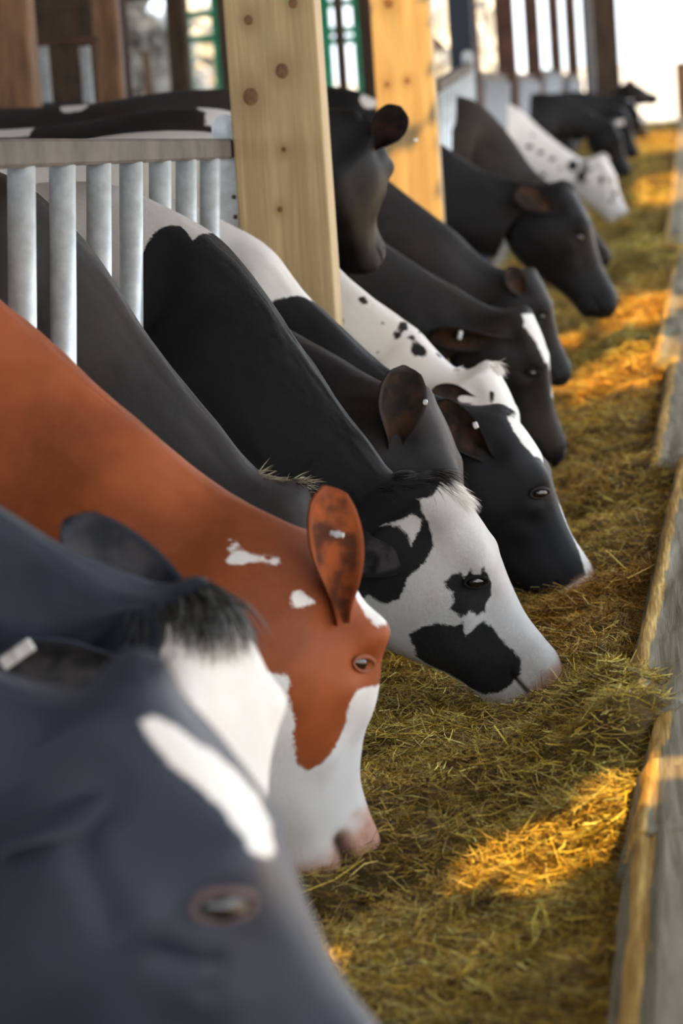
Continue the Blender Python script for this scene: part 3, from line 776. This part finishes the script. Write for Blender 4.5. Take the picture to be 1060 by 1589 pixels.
    for sgn in (1, -1):
        e0 = (eye[0], sgn*.11, eye[1])
        c = lw(*e0)
        nearest = verts[np.argmin(np.sum((verts-c)**2, 1) + (np.sign(ly.ravel()) != sgn)*9)]
        ne = unit(yh*sgn + .22*xh + .18*zh); c = nearest - ne*.0095*sc*lids
        eyes3.append((sgn, c, ne))
        if lid is not None and sgn in eyes:
            e1 = unit(xh*.6 + zh*.75); e1 = unit(e1-ne*np.dot(e1, ne)); e2 = np.cross(ne, e1)*sgn
            cand = np.nonzero(np.sum((verts-c)**2, 1) < (.06*sc)**2)[0]; cv = verts[cand]; cn = nrm.reshape(-1, 3)[cand]
            loop = []
            for q in np.linspace(0, 2*math.pi, 33):
                p = c + sc*lids*(e1*math.cos(q)*.026 + e2*math.sin(q)*(.0145 if math.sin(q) > 0 else .012))
                w = np.exp(-np.sum((cv-p)**2, 1)/(.006*sc)**2); w /= w.sum()+1e-12
                hgt = np.dot((w[:, None]*cv).sum(0)-p, ne)
                loop.append(p + ne*(hgt + sc*(.0030 + .0025*abs(math.sin(q)))))
            qm = MB(); qm.tube(loop, [sc*lids*(.0026+.0020*max(0, math.sin(q))) for q in np.linspace(0, 2*math.pi, 33)], 10, False)
            extra(qm.v, np.array(qm.f), -1.0, None, lid[0], lid[1])
    o = 0; VV = []; FF = []
    for p in parts: VV.append(p[0]); FF.append(np.asarray(p[1])+o); o += len(p[0])
    A = [np.concatenate([p[k] for p in parts]) for k in range(2, 8)]
    ob = mesh_obj('cow', np.vstack(VV), np.vstack(FF), mat, None, True,
                  dict(s=A[0], t=A[1], sd=A[2], pink=A[3], skin=A[4], inner=A[5]))
    tag(ob, label, category, group)
    for sgn, c, ne in eyes3:
        if sgn not in eyes: continue
        r = .0205*sc*lids; V = []; F = []; nu, nv = 16, 24
        e1 = unit(xh*.6 + zh*.75); e1 = unit(e1-ne*np.dot(e1, ne)); e2 = np.cross(ne, e1)
        for i in range(nu+1):
            th = math.pi*i/nu
            for j in range(nv):
                ph = 2*math.pi*j/nv
                V.append(c + r*(ne*math.cos(th) + math.sin(th)*(e1*math.cos(ph)*1.15+e2*math.sin(ph)*.9)))
        for i in range(nu):
            for j in range(nv): F.append((i*nv+j, i*nv+(j+1) % nv, (i+1)*nv+(j+1) % nv, (i+1)*nv+j))
        mesh_obj('eye', V, F, M['eye'], ob, True)
    fr = Frame(); fr.ob = ob; fr.nmain = len(verts); fr.lw = lw; fr.x, fr.y, fr.z, fr.sc, fr.P, fr.Y = xh, yh, zh, sc, P, Y
    COWS[key] = fr
    return fr

def ear_tag(fr, px, py, dY, size, ang=0.0, col=None):
    c = at(px, py, fr.Y+dY); q = MB()
    ax = np.array((math.cos(ang), 0, math.sin(ang))); up = np.array((-math.sin(ang), 0, math.cos(ang)))
    q.box(c, (size[0], .006, size[1]), (ax, (0, 1, 0), up), .002)
    q.tube([c+np.array((0, -.006, 0)), c+np.array((0, .012, 0))], .005, 10)
    return q.build('ear_tag', col or M['tagw'], fr.ob)
BLK = coat('black_coat', (0.0065, 0.0065, 0.008), inner=(0.05, 0.022, 0.012))
SLATE = coat('slate_black_coat', (0.0145, 0.019, 0.032), spec=.35, sheen=.08, inner=(0.05, 0.045, 0.05), rough=0.45)
GREY = coat('dusty_black_coat', (0.018, 0.0165, 0.017), inner=(0.05, 0.022, 0.012), rough=0.55, brown=0.3)
DEEP = coat('deep_black_coat', (0.0032, 0.0032, 0.0042), inner=(0.02, 0.006, 0.005), spec=.14, sheen=0.0)
BROWN = coat('brownish_black_coat', (0.010, 0.009, 0.009), inner=(0.05, 0.022, 0.012), rough=0.55, brown=0.5)
RED = coat('red_brown_coat', (0.205, 0.050, 0.014), inner=(0.30, 0.07, 0.015), rough=0.48)
NEAR = coat('patched_coat', (0.0075, 0.007, 0.0075), inner=(0.075, 0.066, 0.068), rough=0.5, fur=0.9)

WH = {
 'A': (
  [['s',(0.043,0.241),(0.046,0.198),(0.06,0.174),(0.095,0.122),(0.133,-0.009),(0.17,-0.059),(0.201,-0.043),(0.225,0.03),(0.221,0.167),(0.205,0.231),(0.182,0.22),(0.157,0.209),(0.127,0.225),(0.09,0.255),(0.063,0.255)]],
  [],
 ),
 'B': (
  [[(0.081,0.298),(0.044,0.235),(0.036,0.153),(0.05,-0.1),(0.62,-0.1),(0.62,1.1),(0.3,0.6),(0.125,0.334)]],
  [],
 ),
 'C': (
  [[(-0.121,0.408),(-0.114,0.401),(-0.096,0.449),(-0.076,0.443),(-0.075,0.471),(-0.083,0.495),(-0.093,0.516),(-0.104,0.497),(-0.105,0.465)],
   [(-0.067,0.449),(-0.066,0.403),(-0.055,0.437),(-0.056,0.47)],
   [(-0.075,0.451),(-0.065,0.448),(-0.067,0.463)],
   [(-0.007,0.51),(0.006,0.495),(0.021,0.48),(0.018,0.522),(0.011,0.564)],
   [(0.013,0.175),(0.024,0.206),(0.052,0.28),(0.081,0.307),(0.098,0.316),(0.17,-0.1),(0.02,-0.1)],
   [(0.169,0.454),(0.183,0.497),(0.226,0.506),(0.253,0.545),(0.267,0.601),(0.272,0.663),(0.253,0.698),(0.186,0.693),(0.164,0.672),(0.116,0.673),(0.095,0.647),(0.083,0.681),(0.07,0.718),(0.14,1.15),(0.65,1.15),(0.65,-0.1),(0.27,-0.1)]],
  [],
 ),
 'E': (
  [[(0.013,0.337),(0.026,0.291),(0.02,0.125),(0.015,-0.1),(0.62,-0.1),(0.62,1.1),(0.06,1.1),(0.106,0.753),(0.142,0.727),(0.151,0.669),(0.128,0.595),(0.124,0.512),(0.109,0.442),(0.066,0.4),(0.039,0.387)],
   [(0.005,0.557),(0.024,0.491),(0.028,0.435),(0.049,0.411),(0.062,0.457),(0.08,0.514),(0.057,0.503),(0.031,0.512)],
   [(-0.841,-0.0),(-0.846,0.197),(-0.9,0.142),(-0.944,0.222),(-0.97,0.291),(-0.991,0.384),(-1.008,0.468),(-1.2,0.6),(-2.2,0.6),(-2.2,-0.1),(-0.62,-0.1)]],
  [[(0.181,0.502),(0.182,0.457),(0.19,0.417),(0.206,0.424),(0.194,0.366),(0.212,0.369),(0.215,0.337),(0.206,0.31),(0.23,0.3),(0.253,0.292),(0.275,0.323),(0.281,0.386),(0.293,0.423),(0.285,0.474),(0.266,0.501),(0.265,0.549),(0.249,0.551),(0.235,0.563),(0.23,0.528),(0.209,0.502),(0.193,0.511)],
   [(0.225,0.77),(0.229,0.705),(0.246,0.648),(0.273,0.602),(0.276,0.55),(0.306,0.588),(0.302,0.501),(0.304,0.454),(0.329,0.42),(0.362,0.423),(0.393,0.41),(0.424,0.415),(0.443,0.483),(0.448,0.58),(0.449,0.678),(0.431,0.831),(0.403,0.892),(0.375,0.88),(0.349,0.88),(0.318,0.889),(0.283,0.873),(0.256,0.818)]],
 ),
 'G': (
  [[(0.021,0.156),(0.029,0.045),(0.04,-0.1),(0.62,-0.1),(0.62,1.1),(0.42,1.1),(0.485,0.633),(0.45,0.564),(0.456,0.382),(0.458,0.279),(0.424,0.203),(0.365,0.033),(0.299,0.052),(0.241,-0.042),(0.199,-0.132),(0.137,0.195),(0.093,0.229),(0.055,0.223)],
   [(-0.888,0.308),(-0.721,0.388),(-0.676,0.375),(-0.634,0.353),(-0.622,0.28),(-0.605,0.187),(-0.577,0.111),(-0.62,-0.1),(-2.2,-0.1),(-2.2,0.8),(-1.015,0.385)]],
  [],
 ),
 'H': (
  [[(-2.6,-0.1),(0.7,-0.1),(0.7,1.2),(-2.6,1.2)]],
  [[(-0.295,0.123),(-0.286,0.19),(-0.29,0.227),(-0.293,0.261),(-0.306,0.258),(-0.315,0.227),(-0.321,0.183),(-0.323,0.104),(-0.319,0.03),(-0.309,0.024)],
   [(-0.287,0.274),(-0.282,0.293),(-0.282,0.313),(-0.288,0.33),(-0.3,0.33),(-0.306,0.31),(-0.313,0.292),(-0.31,0.268),(-0.303,0.253),(-0.294,0.258)],
   [(-0.201,0.211),(-0.192,0.259),(-0.197,0.301),(-0.202,0.34),(-0.216,0.329),(-0.227,0.321),(-0.238,0.295),(-0.235,0.25),(-0.227,0.208),(-0.214,0.203)],
   [(-0.247,0.195),(-0.244,0.225),(-0.246,0.248),(-0.249,0.269),(-0.256,0.264),(-0.262,0.259),(-0.267,0.241),(-0.264,0.218),(-0.261,0.194),(-0.255,0.193)],
   [(-0.353,0.279),(-0.349,0.292),(-0.349,0.305),(-0.351,0.313),(-0.356,0.303),(-0.361,0.297),(-0.364,0.283),(-0.363,0.273),(-0.362,0.267),(-0.358,0.264)],
   [(-0.169,0.017),(-0.165,0.013),(-0.17,0.031),(-0.171,0.123),(-0.176,0.146),(-0.184,0.105),(-0.19,0.022),(-0.184,0.013),(-0.181,0.026),(-0.176,0.0)],
   [(-0.305,0.445),(-0.303,0.452),(-0.307,0.459),(-0.31,0.467),(-0.314,0.465),(-0.319,0.465),(-0.319,0.455),(-0.317,0.447),(-0.313,0.443),(-0.308,0.44)],
   [(-0.26,-0.009),(-0.257,0.012),(-0.257,0.04),(-0.257,0.059),(-0.259,0.07),(-0.262,0.056),(-0.265,0.025),(-0.265,0.003),(-0.263,0.006),(-0.262,-0.004)],
   [(0.096,0.308),(0.104,0.33),(0.107,0.347),(0.106,0.361),(0.098,0.361),(0.088,0.349),(0.078,0.334),(0.071,0.311),(0.078,0.305),(0.084,0.296)],
   [(-0.444,0.196),(-0.436,0.22),(-0.439,0.253),(-0.447,0.27),(-0.455,0.268),(-0.461,0.258),(-0.467,0.242),(-0.464,0.212),(-0.459,0.182),(-0.45,0.16)],
   [(-0.445,0.424),(-0.443,0.439),(-0.44,0.456),(-0.446,0.461),(-0.452,0.457),(-0.46,0.449),(-0.462,0.432),(-0.461,0.421),(-0.46,0.408),(-0.452,0.413)]],
 ),
 'J': (
  [[(0.009,0.233),(0.027,0.084),(0.06,-0.15),(0.36,-0.15),(0.308,0.129),(0.254,-0.062),(0.185,0.267),(0.12,0.253),(0.051,0.31)],
   [(0.521,0.078),(0.526,0.098),(0.53,0.118),(0.527,0.234),(0.523,0.239),(0.527,0.122),(0.511,0.19),(0.511,0.117),(0.494,0.223),(0.508,0.252)],
   [(-1.333,0.042),(-1.289,0.145),(-1.289,0.243),(-1.224,0.248),(-1.231,0.062)],
   [(-2.082,0.078),(-1.924,0.06),(-1.933,0.185),(-2.078,0.18)]],
  [],
 ),
 'K': (
  [[(0.055,-0.038),(0.112,-0.036),(0.18,-0.058),(0.238,-0.064),(0.26,-0.1),(0.05,-0.1)],
   [(-0.013,0.019),(-0.015,0.001),(-0.04,0.018),(-0.069,-0.019),(-0.095,0.099),(-0.087,0.122),(-0.082,-0.045),(-0.082,-0.068),(-0.027,-0.045),(-0.011,0.057)],
   [(-2.459,0.056),(-2.319,0.043),(-2.318,0.167),(-2.436,0.183)]],  # last outline paints a sunny highlight on the back as white
  [],
 ),
 'L': (
  [[(-0.813,0.001),(-0.806,0.18),(-0.828,0.229),(-0.85,0.256),(-0.872,0.245),(-0.889,0.211),(-0.886,0.115),(-0.862,0.085),(-0.848,0.098),(-0.831,0.092)]],
  [],
 ),
 'M': (
  [[(-2.6,-0.1),(0.7,-0.1),(0.7,1.2),(-2.6,1.2)]],
  [[(-0.482,0.428),(-0.483,0.451),(-0.488,0.475),(-0.503,0.485),(-0.517,0.492),(-0.527,0.479),(-0.532,0.458),(-0.523,0.436),(-0.511,0.423),(-0.494,0.415)],
   [(-0.396,0.42),(-0.398,0.442),(-0.401,0.465),(-0.413,0.485),(-0.427,0.478),(-0.44,0.471),(-0.446,0.449),(-0.434,0.426),(-0.421,0.416),(-0.405,0.403)],
   [(-0.309,0.409),(-0.303,0.429),(-0.313,0.456),(-0.327,0.467),(-0.341,0.477),(-0.353,0.464),(-0.349,0.437),(-0.344,0.415),(-0.332,0.403),(-0.317,0.394)],
   [(-0.155,0.341),(-0.139,0.411),(-0.158,0.438),(-0.174,0.45),(-0.194,0.451),(-0.214,0.411),(-0.215,0.355),(-0.213,0.297),(-0.194,0.247),(-0.168,0.266)],
   [(-0.047,0.416),(-0.05,0.448),(-0.052,0.48),(-0.1,0.39),(-0.13,0.352),(-0.139,0.306),(-0.142,0.257),(-0.134,0.204),(-0.112,0.232),(-0.089,0.298)],
   [(-0.525,0.299),(-0.522,0.319),(-0.524,0.335),(-0.532,0.34),(-0.539,0.342),(-0.547,0.333),(-0.55,0.319),(-0.546,0.304),(-0.541,0.295),(-0.533,0.293)],
   [(-0.297,0.687),(-0.301,0.717),(-0.306,0.737),(-0.314,0.751),(-0.325,0.753),(-0.335,0.736),(-0.34,0.708),(-0.329,0.689),(-0.32,0.68),(-0.308,0.671)],
   [(0.159,0.459),(0.177,0.484),(0.182,0.513),(0.183,0.542),(0.163,0.538),(0.143,0.517),(0.126,0.492),(0.113,0.458),(0.124,0.44),(0.139,0.43)],
   [(0.3,0.248),(0.313,0.276),(0.317,0.333),(0.309,0.385),(0.294,0.392),(0.279,0.413),(0.27,0.378),(0.273,0.327),(0.277,0.286),(0.287,0.264)],
   [(0.331,0.438),(0.338,0.463),(0.337,0.492),(0.335,0.519),(0.326,0.525),(0.315,0.526),(0.306,0.506),(0.304,0.478),(0.31,0.451),(0.319,0.432)],
   [(-0.224,0.488),(-0.222,0.503),(-0.222,0.522),(-0.229,0.526),(-0.236,0.528),(-0.243,0.518),(-0.246,0.5),(-0.245,0.48),(-0.237,0.476),(-0.228,0.469)]],
 ),
}

a = cow('A', 3.3, (212, 1046), (652, 1700), [(165, 1068), (80, 1068), (-40, 1030), (-200, 930), (-380, 820), (-600, 740)],
        'blurred slate-black cow with a white blaze, large at the lower left corner', SLATE, white=WH['A'], lid=(0.0, 0.16), res=1.2, dents=((.099, -.128, .016, -.009), (.122, -.135, .015, -.009), (.144, -.140, .015, -.010), (.165, -.146, .015, -.009), (.187, -.122, .030, .008), (.226, -.135, .014, -.007), (.245, -.122, .013, -.007), (.265, -.105, .012, -.007), (.28, -.125, .012, -.006), (.12, -.05, .04, -.008), (.30, -.12, .03, .006)), dYn=-.05, knob=.036, headd=1.45, eye=(.232, -.058), lids=1.2,
        ears=[dict(tip=(-40, 1335, -.16), n=(0.3, -.3, -1), w=.05)])
b_ = cow('B', 4.45, (306, 922), (428, 1420), [(230, 915), (120, 865), (0, 790), (-120, 700), (-260, 560), (-420, 470)],
        'black cow with broad white face, dark forelock and a raised grey ear', SLATE, white=WH['B'], dYn=-.12, hyaw=-.6, knob=.035,
        ears=[dict(tip=(100, 806, .10), side=-1, n=(0.5, -.8, .3), w=.06), dict(tip=(-10, 1030, -.1), side=1, n=(0.5, -.8, -.3), w=.05)])
c_ = cow('C', 5.6, (488, 850), (552, 1300), [(450, 822), (330, 752), (200, 640), (100, 550), (0, 465), (-120, 370), (-240, 290)],
        'red-brown cow with a white muzzle and a white splash on the neck', RED, white=WH['C'], pink=.415, lid=(0.15, 0.12), dYn=.16, hyaw=.78, mouth=2.4, eye=(.140, -.050), lids=.85, brow=1.7,
        ears=[dict(tip=(505, 755, -.12), side=1, n=(.55, -.8, .1), w=.046, base=(.055, .095, -.055)), dict(tip=(430, 806, .12), side=-1, n=(.3, -.8, .1), w=.045)])
d_ = cow('D', 6.5, (470, 752), (530, 1110), [(430, 748), (330, 652), (230, 525), (120, 360), (50, 290), (-40, 240)],
        'black cow with its head hidden behind the red-brown cow', GREY, res=.8)
e_ = cow('E', 6.88, (672, 738), (872, 1035), [(630, 742, .02), (560, 668, .08), (480, 555, .17), (400, 440, .27), (330, 366, .34), (230, 310, .40), (150, 280, .44)],
        'black and white cow with a white face and black eye patch, sharp in the middle', NEAR, white=WH['E'], pink=.478, lid=(0.9, 0.0), res=1.6, headd=1.25, body_yaw=-.12, eye=(.228, -.066),
        ears=[dict(tip=(538, 868, -.10), side=1, n=(-.1, -.85, .5), w=.060, cup=-.3, base=(.088, .100, -.062))])
f_ = cow('F', 7.5, (655, 605), (765, 945), [(590, 590, .05), (500, 540, .12), (390, 480, .2), (310, 420, .28), (240, 360, .34), (150, 300, .4)],
        'plain dark cow with upright brown-lined ear, face behind the white-faced cow', GREY, res=.9, body_yaw=-.08,
        ears=[dict(tip=(628, 568, -.12), side=1, n=(.35, -.9, .1), w=.055), dict(tip=(575, 590, .1), side=-1, n=(.2, -.9, .1), w=.04)])
g_ = cow('G', 8.1, (778, 635), (930, 903), [(720, 630), (600, 572, .06), (530, 505, .1), (480, 458, .14), (420, 385, .2), (345, 340, .28), (260, 300, .34)],
        'black cow with a thin white blaze and a pink nose, white patch on its shoulder', BLK, white=WH['G'], pink=.462, lid=(0.7, 0.05), res=1.2, headd=1.22, eye=(.222, -.034),
        ears=[dict(tip=(672, 625, -.1), side=1, n=(.3, -.9, -.2), w=.05)])
h_ = cow('H', 8.8, (757, 562), (848, 800), [(735, 575), (640, 508, .06), (560, 445, .12), (500, 385, .2), (440, 300, .26), (390, 230, .3), (345, 203, .34), (300, 196, .34)],
        'white cow with small black spots on its neck, middle of the row', BLK, white=WH['H'], pink=.45, res=.9, eyes=(),
        ears=[dict(tip=(668, 612, -.1), side=1, n=(.3, -.9, .2), w=.04)])
i_ = cow('I', 9.3, (548, 181, .10), (566, 380), [(515, 184, .18), (470, 188, .25), (400, 196, .35), (330, 205, .4)],
        'black cow with its head raised and turned away beside the pale timber post', DEEP, res=.8, eyes=(), dYn=.32, hyaw=1.25, depth=1.35, headd=1.2,
        ears=[dict(tip=(622, 166, .05), side=1, n=(.4, -.9, .1), w=.06, base=(.05, .085, -.06))])
j_ = cow('J', 10.3, (815, 478), (880, 695), [(785, 482), (700, 440), (610, 388), (540, 335), (480, 270), (430, 212), (385, 176), (335, 160)],
        'black cow with a broad white forehead blaze and ear laid back with a pale tag', BROWN, white=WH['J'], lid=(.6, 0), res=.8,
        ears=[dict(tip=(665, 520, -.1), side=1, n=(.3, -.8, -.5), w=.05)])
k_ = cow('K', 11.3, (825, 418), (888, 575), [(780, 418), (700, 355), (610, 285), (530, 212), (460, 160), (355, 131)],
        'black cow with a thin white blaze just beyond the cow with the broad blaze', GREY, white=WH['K'], res=.7,
        ears=[dict(tip=(790, 415, -.1), side=1, n=(.3, -.9, .1), w=.05)])
l_ = cow('L', 14.0, (876, 284), (960, 465), [(840, 285), (760, 268), (685, 225), (610, 170), (550, 137), (500, 130)],
        'plain black cow with its muzzle down on the bright orange feed', BLK, white=WH['L'], res=.7,
        ears=[dict(tip=(800, 295, -.12), side=1, n=(.4, -.9, .1), w=.05)])
l2 = cow('L2', 16.0, (878, 294), (948, 393), [(855, 285), (830, 265), (790, 210), (745, 160), (715, 140)],
         'dusty black cow mostly hidden behind the black cow on the orange feed', GREY, res=.6, eyes=())
m_ = cow('M', 23.0, (934, 240), (978, 337), [(905, 247), (880, 232), (840, 202), (800, 166), (770, 150)],
         'far white cow with black spots and a dark ear', BLK, white=WH['M'], res=.6, eyes=(), pink=.52, ears=[dict(tip=(897, 278, -.1), side=1, n=(.4, -.9, .1), w=.05)])
n_ = cow('N', 26.5, (950, 188), (980, 264), [(935, 184), (905, 165), (865, 148), (840, 142)],
         'black cow just beyond the far spotted white cow', BLK, res=.5, eyes=(), group='black cows at the far end')
n2 = cow('N2', 30.0, (966, 168), (992, 236), [(950, 166), (925, 158), (890, 146), (870, 142)],
         'black cow second beyond the far spotted white cow', BLK, res=.5, eyes=(), group='black cows at the far end')
p_ = cow('P', 34.5, (980, 158), (1006, 205), [(965, 155), (940, 150), (910, 142), (890, 140)],
         'farthest black cow with its head down in the feed', BLK, res=.5, eyes=(), group='black cows at the far end')
o_ = cow('O', 38.0, (974, 128), (1019, 147), [(966, 132), (945, 146), (920, 152), (895, 150)],
         'far black cow with its head raised against the white daylight', BLK, res=.5, eyes=(), dYn=.2, group='black cows at the far end',
         ears=[dict(tip=(974, 122, -.2), side=1, n=(.4, -.9, .1), w=.05), dict(tip=(985, 126, .2), side=-1, n=(.4, -.9, .1), w=.05)])
# ---- hair between the ears, ear tags
def forelock(key, n, length, mat, xr=(-.03, .04), yw=.05, zoff=0.0, fwd=(.7, .5), droop=-.9, width=.004, seed=3, name='forelock', jit=.25, side=0.0):
    fr = COWS[key]; r = np.random.default_rng(seed); me = fr.ob.data
    x = r.uniform(*xr, n); y = r.uniform(-yw, yw, n)
    co = np.empty(len(me.vertices)*3, np.float32); me.vertices.foreach_get('co', co); co = co.reshape(-1, 3)[:fr.nmain]
    q = (co-fr.P)/fr.sc; lx, ly, lz = q@fr.x, q@fr.y, q@fr.z
    k = np.nonzero((np.abs(lx) < .16) & (lz > -.10))[0]
    roots = []; dirs = []
    for a, b in zip(x, y):
        i = k[np.argmin((lx[k]-a)**2+(ly[k]-b)**2)]; roots.append(co[i] - fr.z*.004)
        dirs.append(fr.x*fwd[0] + fr.z*fwd[1] + fr.y*(b*2.5))
    strands(name, roots, dirs, length, width, mat, fr.ob, tuple(np.array(fr.z)*droop + np.array(fr.x)*.3), 5, jit, seed)
forelock('E', 3200, .075, M['hair_black'], (-.06, .0), .06, seed=1, width=.0026, fwd=(.6, .9), droop=-1.3, jit=.16)
forelock('E', 1800, .06, M['hair_white'], (.005, .06), .055, seed=2, width=.0026, fwd=(.9, .5), droop=-.5, jit=.14, name='white_forelock')
forelock('B', 2600, .10, M['hair_dusty'], (-.05, .012), .072, seed=3, width=.0035, fwd=(.75, .75), droop=-1.2, jit=.15)
forelock('B', 500, .075, M['hair_white'], (.01, .05), .05, seed=4, width=.004, fwd=(.95, .3), droop=-.6, jit=.14, name='white_forelock')
forelock('D', 240, .035, M['hair_pale'], (-.045, .0), .025, seed=5, fwd=(.3, 1.0), droop=-.2, width=.003, jit=.4)
forelock('D', 200, .035, M['hair_black'], (-.01, .03), .03, seed=6, fwd=(.5, .9), droop=-.3, width=.003, jit=.35, name='dark_forelock')
forelock('G', 900, .035, M['hair_black'], (-.04, .01), .05, seed=7, width=.003, fwd=(.8, .5), droop=-1, jit=.2)
forelock('H', 700, .04, M['hair_white'], (-.05, .03), .045, seed=8, width=.004, fwd=(.6, .8), droop=-1, jit=.25)
forelock('J', 500, .03, M['hair_black'], (-.04, .0), .05, seed=9, width=.004, fwd=(.8, .5), droop=-1, jit=.2)
forelock('L', 300, .035, M['hair_black'], (-.04, .02), .04, seed=10, width=.005, jit=.3)
forelock('A', 900, .04, M['hair_black'], (-.05, .0), .06, seed=11, width=.003, fwd=(.8, .5), droop=-1, jit=.2)
forelock('M', 300, .045, M['hair_white'], (-.05, .03), .045, seed=12, width=.008, fwd=(.6, .8), droop=-1, jit=.25)
for key, px, py, dY, sz, an in (('B', 26, 1015, -.16, (.05, .018), .55), ('C', 523, 829, -.15, (.024, .009), -.25), ('G', 738, 660, -.12, (.012, .016), .3),
                            ('F', 660, 624, -.13, (.009, .012), 0), ('J', 714, 520, -.14, (.012, .026), -.3), ('I', 645, 217, -.0, (.012, .010), 0), ('O', 978, 158, -.3, (.06, .05), 0),
                            ('N', 962, 190, -.3, (.06, .04), 0), ('N2', 997, 184, -.3, (.05, .05), 0)):
    ear_tag(COWS[key], px, py, dY, sz, an, M['galv'] if key in 'CF' else None)
